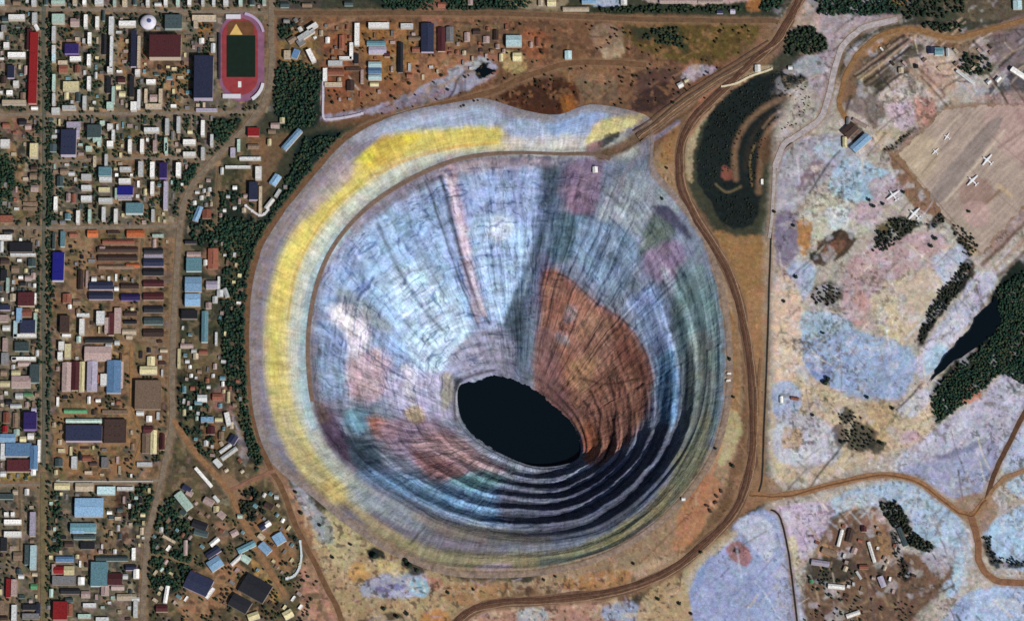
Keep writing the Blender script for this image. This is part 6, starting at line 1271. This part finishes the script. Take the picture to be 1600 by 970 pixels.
# ------------------------------------------------------------------ stadium, pavilion, walls
def at(px, py, z=0.0):
    x, y = unproj(px, py, z); return float(x), float(y), z
def loc_poly(P, o, z=0.0):
    x, y = unproj(P[:, 0], P[:, 1], z); return [(float(a) - o[0], float(b) - o[1]) for a, b in zip(x, y)]
def slab(P, z0, z1):
    ar = sum(P[i - 1][0] * P[i][1] - P[i][0] * P[i - 1][1] for i in range(len(P)))
    if ar < 0: P = P[::-1]
    return MB().prism(P, z0, z1)
def capsule(cx, cy, hw, hh, n=14):
    out = []
    for k in range(n + 1):
        a = math.pi + math.pi * k / n; out.append((cx + hw * math.cos(a), cy - (hh - hw) + hw * math.sin(a)))
    for k in range(n + 1):
        a = math.pi * k / n; out.append((cx + hw * math.cos(a), cy + (hh - hw) + hw * math.sin(a)))
    return np.array(out)
so_ = at(377, 90)
st = root('stadium', (so_[0], so_[1], 0), 0, 'oval stadium with red running track and dark green pitch', 'stadium')
link('apron_slab', slab(loc_poly(capsule(378, 90, 35, 69), so_), -.3, .35).mesh('apron_slab', simple('stadium_apron', (134, 92, 118), .9, .3, .06)), st)
link('running_track', slab(loc_poly(capsule(375, 89, 28, 60), so_), .35, .7).mesh('running_track', simple('track_red', (142, 56, 60), .9, .25, .06)), st)
link('infield', slab(loc_poly(np.array([(355, 40), (362, 33), (390, 33), (397, 42), (397, 57), (355, 57)], float), so_), .7, .85).mesh('infield', simple('infield_soil', (104, 70, 46), .95, .3, .06)), st)
link('pitch', slab(loc_poly(np.array([(354, 56), (399, 56), (399, 121), (354, 121)], float), so_), .7, 1.0).mesh('pitch', simple('pitch_turf', (16, 34, 26), .95, .2, .08)), st)
link('sand_corner', slab(loc_poly(np.array([(359, 55), (369, 38), (379, 55)], float), so_), .85, 1.15).mesh('sand_corner', simple('sand', (206, 172, 104), .95, .2, .1)), st)
link('marker_board', slab(loc_poly(np.array([(372, 128), (377, 128), (377, 137), (372, 137)], float), so_), .7, 2.0).mesh('marker_board', simple('white_paint', (225, 225, 225), .7)), st)
def arc_stand(a0, a1, r0, r1, cx, cy, ht, name, mat):
    P = [(cx + r1 * math.cos(math.radians(a)), cy + r1 * math.sin(math.radians(a))) for a in np.linspace(a0, a1, 16)] + [(cx + r0 * math.cos(math.radians(a)), cy + r0 * math.sin(math.radians(a))) for a in np.linspace(a1, a0, 16)]
    link(name, slab(loc_poly(np.array(P), so_, ht), .35, ht).mesh(name, mat), st)
lil = simple('stand_lilac', (178, 160, 190), .8); pal = simple('stand_pale', (206, 204, 214), .8)
arc_stand(-80, -12, 34, 38, 376, 57, 4, 'stand', lil); arc_stand(10, 60, 33, 37.5, 376, 124, 5, 'stand', pal)
for a, nm in (([(348, 147), (376, 147), (376, 153), (348, 153)], 'stand'), ([(353, 23), (376, 23), (376, 29), (353, 29)], 'stand')):
    link(nm, slab(loc_poly(np.array(a, float), so_, 6), .35, 6).mesh(nm, pal), st)
link('stand', slab(loc_poly(np.array([(341.5, 52), (344.5, 52), (344.5, 122), (341.5, 122)], float), so_, 7), .35, 7).mesh('stand', simple('stand_dark', (60, 56, 70), .8)), st)
for p in (capsule(377, 90, 38, 72),): 
    for q in p: occupy(q[0], q[1], 8, 8, 0)
occupy(377, 90, 72, 130, 0)

pv = at(232, 37, 0)
t = root('round_pavilion', (pv[0], pv[1], -.3), 0, 'round white domed pavilion north of the maroon hall', 'pavilion')
link('drum_wall', MB().lathe([(19, 0), (19, 9)], 36).mesh('drum_wall', simple('pavilion_wall', (190, 186, 200), .8)), t)
dm = link('dome', MB().lathe([(20.5, 9), (20, 10), (15, 13.5), (8, 16), (2, 17)], 36).mesh('dome', simple('dome_white', (214, 212, 226), .6, .2, .1), True), t)
link('skylight', MB().lathe([(6, 16.4), (5, 18.2), (1, 18.8)], 24, 'z', (2, 1, 0)).mesh('skylight', simple('dome_glass', (70, 84, 130), .3)), dm)
occupy(232, 37, 28, 28, 0)

def wall_thing(name, s, width, ht, col, label, cat):
    P = catmull(pts(s), 4) if len(pts(s)) > 3 else pts(s)
    o = at(*P.mean(0)); t = root(name, (o[0], o[1], -.3), 0, label, cat)
    d = np.gradient(P, axis=0); L = np.hypot(d[:, 0], d[:, 1])[:, None] + 1e-9; n = np.c_[-d[:, 1], d[:, 0]] / L * width / 2
    A = loc_poly(P + n, o); B = loc_poly(P - n, o); m = MB(); k = len(P)
    V = [(*a, 0) for a in A] + [(*b, 0) for b in B] + [(*a, ht) for a in A] + [(*b, ht) for b in B]
    F = []
    for i in range(k - 1):
        F += [(2 * k + i, 2 * k + i + 1, 3 * k + i + 1, 3 * k + i), (i, i + 1, 2 * k + i + 1, 2 * k + i), (k + i + 1, k + i, 3 * k + i, 3 * k + i + 1)]
    F += [(0, 2 * k, 3 * k, k), (k - 1, 2 * k - 1, 4 * k - 1, 3 * k - 1)]
    link('wall_body', m.add(V, F).mesh('wall_body', simple('wallpaint_%d_%d_%d' % col, col, .85)), t)
    for i in range(0, k, 4):
        q = MB(); c = ((A[i][0] + B[i][0]) / 2, (A[i][1] + B[i][1]) / 2); r = width * MPP * .62
        link('wall_pier', q.box(c[0] - r, c[1] - r, 0, c[0] + r, c[1] + r, ht + .6).mesh('wall_pier', simple('wallpaint_%d_%d_%d' % col, col, .85)), t)
    for q in P: occupy(q[0], q[1], 4, 4, 0)
wall_thing('boundary_wall', "384,322 394,330 405,337 413,335 419,328", 3.0, 4, (206, 204, 208), 'V-shaped white boundary wall below the yards at the wood edge', 'wall')
wall_thing('boundary_wall', "469,846 471,868 468,886 460,899 448,904", 3.0, 4, (196, 206, 210), 'curved white wall round the end of the slanting blue roofs', 'wall')
wall_thing('boundary_wall', "505,120 505,150 505,182 512,187 540,184 566,178", 3.2, 3, (186, 180, 196), 'pale lilac L-shaped wall enclosing the northern works yard', 'wall')
wall_thing('boundary_wall', "92,750 92,752 160,752 238,752", 1.8, 3, (170, 168, 160), 'long pale straight wall south of the sandy works yard', 'wall')
wall_thing('boundary_wall', "1128,136 1150,131 1172,120 1196,112 1206,108", 2.4, 3, (206, 196, 168), 'pale curving wall between the highway fork and the overgrown dump', 'wall')
# ================================================================== TREES
def ico(sub=1):
    import bmesh
    bm = bmesh.new(); bmesh.ops.create_icosphere(bm, subdivisions=sub, radius=1.0)
    V = np.array([v.co[:] for v in bm.verts]); F = np.array([[v.index for v in f.verts] for f in bm.faces]); bm.free(); return V, F
IV, IF = ico(2)
nr = np.random.default_rng(5)
def crown_shape(kind):
    V = IV.copy()
    d = 1 + 0.34 * nr.standard_normal(len(V)) * 0.75
    V = V * np.clip(d, .45, 1.6)[:, None]
    if kind == 1: V[:, :2] *= np.clip(1.15 - 0.55 * (V[:, 2:3] + 1) / 2, .2, 2)    # larch: narrower to the top
    return V
CROWNS = [crown_shape(k % 2) for k in range(10)]
leaf = bpy.data.materials.new('foliage'); leaf.use_nodes = True
nt = leaf.node_tree; bs = nt.nodes['Principled BSDF']; bs.inputs['Roughness'].default_value = .9; bs.inputs['Specular IOR Level'].default_value = .1
at_ = nd(nt, 'ShaderNodeAttribute', attribute_name='Col'); nt.links.new(at_.outputs['Color'], bs.inputs['Base Color'])
def wood(name, spots, label=None):
    """one mass of crowns nobody could count; spots = (px, py, radius m, (r,g,b))"""
    Vs, Fs, Cs = [], [], []; n = 0
    for px, py, r, c in spots:
        S = CROWNS[nr.integers(10)]; a = nr.uniform(0, 6.28); ca, sa = math.cos(a), math.sin(a)
        h = r * nr.uniform(1.1, 1.9)
        x, y = unproj(px, py, h)
        V = np.c_[(S[:, 0] * ca - S[:, 1] * sa) * r + x, (S[:, 0] * sa + S[:, 1] * ca) * r + y, S[:, 2] * h * .75 + h * .95]
        Vs.append(V); Fs.append(IF + n); n += len(V)
        Cs.append(np.clip(lin(c)[None] * nr.uniform(.85, 1.15) * (1 + .3 * nr.standard_normal((len(V), 1)).clip(-1.5, 1.5) * .6), .004, .5))
    o = link(name, mesh_np(name, np.vstack(Vs), np.vstack(Fs), leaf, np.vstack(Cs)), kind='stuff')
    return o
def scatter(P, step, keep=1.0, r=(2.6, 4.6), cols=((30, 48, 40),), chk=True, noise=None):
    P = pts(P) if isinstance(P, str) else P
    lo, hi = P.min(0), P.max(0); out = []
    X, Y = np.meshgrid(np.arange(lo[0], hi[0], step), np.arange(lo[1], hi[1], step))
    X = X.ravel() + nr.uniform(-.5, .5, X.size) * step; Y = Y.ravel() + nr.uniform(-.5, .5, Y.size) * step
    wx = X + 6 * fbm(X / 9, Y / 9, 3, 3); wy = Y + 6 * fbm(X / 9, Y / 9, 5, 3)
    m = poly_sd(wx, wy, P) < 0
    if noise is not None: m &= fbm(X / 12, Y / 12, 77, 3) > noise
    m &= nr.uniform(0, 1, X.size) < keep
    if noise is None: m &= fbm(X / 7, Y / 7, 78, 3) > -.42
    for px, py in zip(X[m], Y[m]):
        if chk and not free(px, py, 1.3): continue
        out.append((px, py, nr.uniform(*r), cols[nr.integers(len(cols))]))
    return out
G1 = ((30, 56, 46), (38, 62, 50), (26, 48, 42), (48, 68, 50), (56, 66, 48)); G2 = ((40, 54, 42), (50, 62, 44), (32, 46, 38)); G3 = ((32, 44, 40), (42, 52, 42), (28, 40, 38), (56, 58, 44))
wood('rim_woodland', scatter("474,218 540,208 512,240 474,290 434,340 404,385 390,430 382,500 384,580 392,650 412,718 402,735 384,700 372,620 350,600 346,480 352,405 330,372 345,332 398,350 428,310 455,262", 3.3, .85, (1.7, 4.2), cols=G1))
wood('town_woodland', scatter("434,98 470,96 503,112 504,162 488,200 438,200 426,150", 3.3, .9, (1.7, 4.2), cols=G1) + scatter("436,30 466,36 450,62 432,60", 4, .7, cols=G1) + scatter("330,188 380,186 352,222 332,222", 3.8, .9, cols=G1) + scatter("286,256 312,256 296,292 286,300 270,300 268,270", 3.8, .9, cols=G1) + scatter("290,318 332,300 400,300 402,340 362,402 320,392 300,362", 4, .7, cols=G1, noise=-.15))
wood('park_woodland', scatter("-40,240 12,240 24,280 22,310 0,322 -40,322", 3.3, .95, (1.7, 4.2), cols=G1))
wood('avenue_woodland', scatter("58,-40 64,-40 64,740 58,740", 3.0, .85, (2.2, 3.4), G1) + scatter("73,-40 82,-40 82,350 76,740 72,740", 3.0, .85, (2.2, 3.4), G1) + scatter("72,740 80,740 82,990 73,990", 3.6, .6, (2.4, 3.6), G1))
wood('courtyard_woodland', scatter("-60,-60 420,-60 415,160 370,215 290,290 270,350 -60,352", 4.4, .9, (2.0, 3.6), G1 + ((44, 56, 42),), noise=0.02))
wood('works_woodland', scatter("-60,360 75,360 75,1010 -60,1010", 5, .6, (2.0, 3.4), G2, noise=.12) + scatter("76,360 265,360 262,700 225,1010 76,1010", 5, .5, (2.0, 3.4), G2, noise=.2) + scatter("205,762 238,752 238,800 226,818 205,815", 4, .9, cols=G1) + scatter("82,765 98,765 98,860 82,865", 4, .9, cols=G1))
wood('settlement_woodland', scatter("240,812 268,772 292,800 302,850 292,910 250,932 230,905", 4, .85, cols=G1, noise=-.2) + scatter("372,770 400,762 414,800 396,816 374,806", 4, .9, cols=G3) + scatter("278,590 320,600 332,660 346,742 310,716 282,664", 4.2, .8, cols=G1, noise=-.1) + scatter("250,780 470,830 500,900 470,985 230,985", 5, .7, (2, 3.4), G2, noise=.12) + scatter("462,832 478,880 456,912 430,902 445,898 466,880", 3.4, .9, (2, 3.2), G1) + scatter("404,862 432,905 426,910 398,866", 3.4, .8, (2, 3.2), G1))
wood('northern_woodland', scatter("590,-30 830,-30 830,12 700,16 600,13", 3.4, .9, (1.7, 4.2), cols=G1) + scatter("930,12 1010,9 1160,9 1160,19 940,21", 4, .9, cols=G2) + scatter("1190,0 1225,-30 1222,10 1195,22", 4, .9, cols=G1) + scatter("430,-30 500,-30 500,10 430,12", 4.4, .6, cols=G2) + scatter("990,44 1060,44 1078,88 1055,72 995,60", 4.4, .7, cols=G2, noise=-.1) + scatter("440,30 1190,34 1100,160 960,170 520,180", 6.5, .5, (1.8, 3), ((58, 50, 38), (44, 46, 36)), noise=.22))
wood('dump_scrub', scatter("1107,190 1132,152 1172,128 1222,114 1250,116 1262,140 1240,150 1200,158 1165,190 1146,232 1146,262 1120,288 1110,300 1094,282 1092,240", 3.4, .3, (1.2, 2.0), G3, noise=-.5) + scatter("1150,356 1135,350 1116,318 1124,304 1150,302 1180,310 1180,338 1162,354", 3.4, .3, (1.2, 2.0), G3, noise=-.5) + scatter("1168,262 1172,232 1190,200 1222,176 1224,182 1200,206 1184,240 1182,290 1174,290", 3.4, .3, (1.2, 2), G3) + scatter("1242,150 1266,142 1264,172 1240,200 1214,212 1238,180", 3.4, .25, (1.2, 2), G3))
wood('grove', scatter("1232,52 1262,40 1288,58 1292,78 1262,86 1226,84", 4, .95, cols=G2))
wood('eastern_woodland', scatter("1270,-60 1420,-60 1405,20 1345,25 1282,22", 3.3, .95, (1.7, 4.2), cols=G1) + scatter("1400,-40 1510,-40 1508,24 1415,30", 4.6, .7, cols=G2) + scatter("1440,36 1500,36 1505,46 1470,52 1440,46", 4, .8, cols=G2) + scatter("1503,85 1545,88 1550,112 1520,118 1500,105", 4, .7, cols=G2))
wood('spoil_woodland', scatter("1362,400 1372,362 1398,338 1438,348 1430,356 1382,392", 3.8, .9, (1.8, 3.2), G3) + scatter("1435,532 1452,482 1490,432 1510,406 1521,420 1502,454 1470,488 1441,535", 3.8, .9, (2, 3.4), G3) + scatter("1484,350 1502,352 1530,380 1518,402 1500,385", 4, .8, (1.8, 3), G3) + scatter("1450,352 1472,330 1480,342 1462,356", 4, .7, (1.8, 3), G3) + scatter("1270,450 1300,442 1318,460 1300,478 1275,474", 4.4, .7, (1.8, 3), G3) + scatter("1378,236 1400,220 1425,202 1428,208 1396,236", 3.8, .7, (1.6, 2.8), G3) + scatter("1312,640 1328,636 1362,668 1372,690 1345,704 1320,698", 5, .65, (1.8, 3), G3))
wood('pondside_woodland', scatter("1556,452 1640,395 1640,610 1560,585 1500,635 1462,664 1455,622 1478,590 1545,532 1566,500", 3.3, .95, (2.4, 3.6), G1))
wood('hut_settlement_woodland', scatter("1370,784 1402,786 1422,812 1432,836 1458,850 1454,862 1422,852 1404,832", 3.6, .95, (2.2, 3.6), G3) + scatter("1262,890 1330,885 1350,940 1270,935", 4.6, .8, (1.8, 3), G2, noise=-.05) + scatter("1390,830 1402,832 1424,905 1408,905", 4, .7, (1.8, 3), G3) + scatter("1250,940 1440,940 1400,990 1250,990", 5, .6, (1.6, 2.8), G2, noise=.05) + scatter("1536,840 1548,838 1556,868 1612,878 1612,886 1554,884", 3.8, .9, (1.8, 2.8), G3))

# single bushes and trees that stand out alone
TREE = None
def lone_tree(px, py, r, dark=True):
    h = r * 2.0
    zg = pit_height(px, py)
    x, y, _ = at(px, py, h * .8 + zg)
    t = root('tree', (x, y, zg - .4), rng.uniform(0, 6.28), None, 'tree')
    tr = MB().lathe([(r * .11, 0), (r * .07, h * .7)], 8); link('trunk', tr.mesh('trunk', simple('bark', (70, 56, 46), .95)), t)
    S = CROWNS[nr.integers(10)]; S2 = CROWNS[nr.integers(10)]
    V = np.vstack([np.c_[S[:, 0] * r, S[:, 1] * r, S[:, 2] * h * .45 + h * .72], np.c_[S2[:, 0] * r * .7 + r * .4, S2[:, 1] * r * .7, S2[:, 2] * h * .3 + h * .62]])
    C = np.clip(lin((30, 44, 36) if dark else (52, 58, 40))[None] * (1 + .4 * nr.standard_normal((len(V), 1)).clip(-1.4, 1.4)), .004, .4)
    link('crown', mesh_np('crown', V, np.vstack([IF, IF + len(S)]), leaf, C), t)
    REC.append((t, px, py, 'lone dark tree' if r < 4.2 else 'broad dark bush'))
for px, py, r in ((1290, 597, 6), (1294, 591, 5), (1355, 620, 4.2), (1270, 648, 4), (1316, 690, 4.5), (1378, 692, 5), (1395, 637, 4), (1286, 520, 3.6), (1244, 432, 4.4), (1225, 470, 3.4), (1412, 300, 4), (1365, 322, 4.6), (1380, 318, 4), (1358, 312, 4),
                  (1462, 372, 5), (1455, 384, 4.4), (1514, 330, 4), (1240, 352, 3.8), (1210, 330, 4), (586, 868, 7), (640, 882, 6), (652, 890, 5), (634, 875, 5), (520, 870, 4), (548, 850, 3.6), (600, 950, 4.4), (620, 962, 5), (636, 958, 4.6), (990, 880, 3.8), (1145, 727, 5), (1095, 862, 3.6), (1062, 942, 4),
                  (1080, 958, 3.6), (1028, 935, 4), (1034, 310, 3.6), (1042, 262, 3.6), (1140, 560, 4), (1146, 620, 3.4), (1118, 700, 3.4), (700, 925, 3.4), (740, 920, 3.2), (850, 905, 3.2), (868, 900, 3.2), (470, 800, 4.4), (462, 768, 4), (500, 820, 3.8), (838, 128, 3.4), (690, 118, 3.6), (700, 140, 3.4), (640, 130, 3.8), (655, 112, 3.4), (612, 150, 3.6), (520, 160, 3.6), (990, 118, 3.6), (1052, 160, 3.6)):
    lone_tree(px, py, r)

# ================================================================== AIRCRAFT
def airliner(px, py, heading, k, label):
    x, y, _ = at(px, py, 3)
    t = root('airliner', (x, y, 0.2), heading, label, 'airplane', 'airplanes parked on the airfield')
    wm = simple('aircraft_white', (232, 234, 238), .4, .05, .2, .03, .5); gm = simple('aircraft_grey', (150, 156, 166), .5, .08, .2, .03, .4)
    fu = MB().lathe([(0.1, 12.2), (.7, 11.6), (1.25, 10.2), (1.5, 8), (1.5, -5), (1.2, -8.5), (.6, -11.5), (.15, -12.4)], 16, 'y', (0, 0, 2.6))
    fu.v = [(a * k, b * k, c * k) for a, b, c in fu.v]; link('fuselage', fu.mesh('fuselage', wm, True), t)
    def plate(P, z0, th, nm, mat):
        link(nm, slab([(a * k, b * k) for a, b in P], z0 * k, (z0 + th) * k).mesh(nm, mat), t)
    for s in (1, -1):
        plate([(s * 1.0, 3.4), (s * 14.6, 1.6), (s * 14.6, -.2), (s * 1.0, -1.2)], 3.9, .4, 'wing', wm)
        plate([(s * .4, -8.8), (s * 4.8, -10.2), (s * 4.8, -11.4), (s * .4, -11.6)], 3.0, .3, 'tailplane', wm)
        e = MB().lathe([(.3, 4.9), (.75, 4.0), (.7, 0), (.3, -2.2)], 12, 'y', (s * 4.2, 0, 3.6)); e.v = [(a * k, b * k, c * k) for a, b, c in e.v]
        eng = link('engine', e.mesh('engine', gm, True), t)
        p = MB().box(s * 4.2 * k - 1.9 * k, 4.95 * k, 3.45 * k, s * 4.2 * k + 1.9 * k, 5.05 * k, 3.75 * k); link('propeller', p.mesh('propeller', gm), eng)
    f = MB().add([(-.15 * k, -8.4 * k, 3.6 * k), (.15 * k, -8.4 * k, 3.6 * k), (.15 * k, -12.2 * k, 3.2 * k), (-.15 * k, -12.2 * k, 3.2 * k), (-.12 * k, -10.6 * k, 7.8 * k), (.12 * k, -10.6 * k, 7.8 * k), (.12 * k, -12.4 * k, 7.8 * k), (-.12 * k, -12.4 * k, 7.8 * k)],
                 [(3, 2, 1, 0), (4, 5, 6, 7), (0, 1, 5, 4), (1, 2, 6, 5), (2, 3, 7, 6), (3, 0, 4, 7)])
    link('tail_fin', f.mesh('tail_fin', gm), t)
    for gx, gy in ((0, 8.5), (2.2, -.5), (-2.2, -.5)):
        g_ = MB().lathe([(.5, -.3), (.5, .3)], 10, 'x', (gx, gy, .5)).box(gx - .12, gy - .12, .5, gx + .12, gy + .12, 3.6)
        g_.v = [(a * k, b * k, c * k) for a, b, c in g_.v]; link('landing_gear', g_.mesh('landing_gear', simple('tyre', (30, 30, 32), .9)), t)
hd = math.radians(45)
airliner(1520, 283, hd, 1.3, 'white propeller airplane in the middle of the bare apron')
airliner(1543, 251, hd + .1, 1.3, 'white airplane on the apron, north-east of the one in the middle')
airliner(1396, 306, hd - .15, 1.35, 'white airplane at the dark track, west of the apron')
airliner(1429, 335, hd + .05, 1.4, 'white airplane standing over dark scrub south-west of the apron')
airliner(1462, 237, hd, .8, 'small pale airplane on the striped north-west apron')
airliner(1480, 214, hd + .2, .8, 'small pale airplane at the northern tip of the apron')

# ================================================================== VEHICLES ON THE PIT ROADS
def dump_truck(px, py, heading, k, col, label, group):
    zg = pit_height(px, py)
    x, y, _ = at(px, py, 2 + zg)
    t = root('dump_truck', (x, y, zg + 0.3), heading, label, 'truck', group)
    bm_ = simple('truck_%d_%d_%d' % col, col, .6, .15, .5)
    b = MB().add([(-2.2, -4.6, 2.2), (2.2, -4.6, 2.2), (2.2, 2.2, 2.6), (-2.2, 2.2, 2.6), (-2.7, -5.2, 4.4), (2.7, -5.2, 4.4), (2.7, 3.0, 4.9), (-2.7, 3.0, 4.9)],
                 [(3, 2, 1, 0), (4, 5, 6, 7), (0, 1, 5, 4), (1, 2, 6, 5), (2, 3, 7, 6), (3, 0, 4, 7)])
    parts = [('tipper_body', b, bm_), ('cab', MB().box(-2.1, 2.6, 1.6, .4, 5.0, 4.6), bm_), ('bonnet', MB().box(.4, 2.6, 1.6, 2.1, 5.2, 3.4), bm_), ('chassis', MB().box(-1.2, -4.4, 1.1, 1.2, 4.8, 1.6), simple('chassis', (50, 46, 44), .8))]
    for gx in (-2.0, 2.0):
        for gy in (-2.8, 3.2): parts.append(('wheel', MB().lathe([(1.2, -.45), (1.2, .45)], 14, 'x', (gx, gy, 1.2)), simple('tyre', (30, 30, 32), .9)))
    for nm, m, mt in parts:
        m.v = [(a * k, b_ * k, c * k) for a, b_, c in m.v]; link(nm, m.mesh(nm, mt), t)
gt = 'trucks by the pit rim'
dump_truck(1139, 584, 1.5, 1.05, (222, 214, 204), 'northern white dump truck of the pair on the east rim', gt)
dump_truck(1138, 595, 1.7, 1.15, (214, 204, 196), 'southern white dump truck of the pair on the east rim', gt)
gd = 'dark trucks gathered near the south-east bend'
for px, py, a, lab in ((1120, 775, .6, 'northern dark brown dump truck in the yard at the south-east bend'), (1127, 767, .2, 'dark dump truck closest to the ring road at the south-east bend'), (1105, 790, 1.2, 'western dark dump truck of the yard at the south-east bend'),
                       (1118, 785, 2.0, 'dark dump truck in the middle of the yard at the south-east bend'), (1110, 798, .4, 'southern dark dump truck of the yard at the south-east bend')):
    dump_truck(px, py, a, 1.0, (64, 50, 44), lab, gd)

# ================================================================== LABELS
ORD = ['nearest', 'second nearest', 'third nearest', 'fourth nearest', 'fifth nearest', 'sixth nearest', 'seventh nearest', 'eighth nearest', 'ninth nearest', 'tenth nearest', 'eleventh nearest', 'twelfth nearest'] + ['%dth nearest' % k for k in range(13, 60)]
buckets = {}
for o, px, py, ph in REC:
    n, dr, r = wherefrom(px, py); buckets.setdefault((ph, dr, n), []).append((r, o))
for (ph, dr, n), lst in buckets.items():
    lst.sort(key=lambda v: v[0])
    for i, (r, o) in enumerate(lst):
        if len(ph.split()) > 6: ph = ph.replace('long narrow ', 'long ').replace('slanting ', '')
        if len((ph + ' ' + dr + ' ' + n).split()) > 9: ph = ph.replace('mid-sized ', '').replace('long ', '')
        o['label'] = f'{ph} {dr} of the {n}' + (f', {ORD[i]}' if len(lst) > 1 else '')

for o_, *_r in REC:              # keep labels to sixteen words
    for w_ in ('mid-sized ', 'narrow ', 'slanting ', 'long ', 'small '):
        if len(o_['label'].replace('-', ' ').split()) > 16: o_['label'] = o_['label'].replace(w_, '', 1)
# ================================================================== LIGHT, SKY, CAMERA
SUN_AZ, SUN_EL = 138.0, 44.0
w = bpy.data.worlds.new('World'); scene.world = w; w.use_nodes = True
nt = w.node_tree; bg = nt.nodes['Background']
sky = nt.nodes.new('ShaderNodeTexSky'); sky.sky_type = 'NISHITA'; sky.sun_disc = False
sky.sun_elevation = math.radians(SUN_EL); sky.sun_rotation = math.radians(SUN_AZ)
nt.links.new(sky.outputs[0], bg.inputs['Color']); bg.inputs['Strength'].default_value = 0.05
sl = bpy.data.lights.new('sun', 'SUN'); sl.energy = 4.6; sl.angle = math.radians(0.5); sl.color = (1.0, 0.95, 0.88)
so = bpy.data.objects.new('sun', sl); COL.objects.link(so)
az, el = math.radians(SUN_AZ), math.radians(SUN_EL)
from mathutils import Vector
so.rotation_euler = Vector((-math.sin(az) * math.cos(el), -math.cos(az) * math.cos(el), -math.sin(el))).to_track_quat('-Z', 'Y').to_euler()
so.location = (900, -900, 1500)
cd = bpy.data.cameras.new('camera'); co = bpy.data.objects.new('camera', cd); COL.objects.link(co)
co.location = tuple(CAM); co.rotation_euler = (TILT, 0, 0)
cd.sensor_fit = 'HORIZONTAL'; cd.sensor_width = 36.0; cd.lens = 36.0 * DIST / (1600 * MPP)
cd.clip_start = 100.0; cd.clip_end = 60000.0
scene.camera = co
scene.view_settings.view_transform = 'Standard'; scene.view_settings.look = 'None'
scene.view_settings.exposure = -0.06; scene.view_settings.gamma = 1.0; scene.view_settings.use_curve_mapping = False
scene.render.engine = 'CYCLES'
scene.cycles.max_bounces = 4; scene.cycles.diffuse_bounces = 2; scene.cycles.use_denoising = False
scene.cycles.pixel_filter_type = 'BLACKMAN_HARRIS'; scene.cycles.filter_width = 1.6
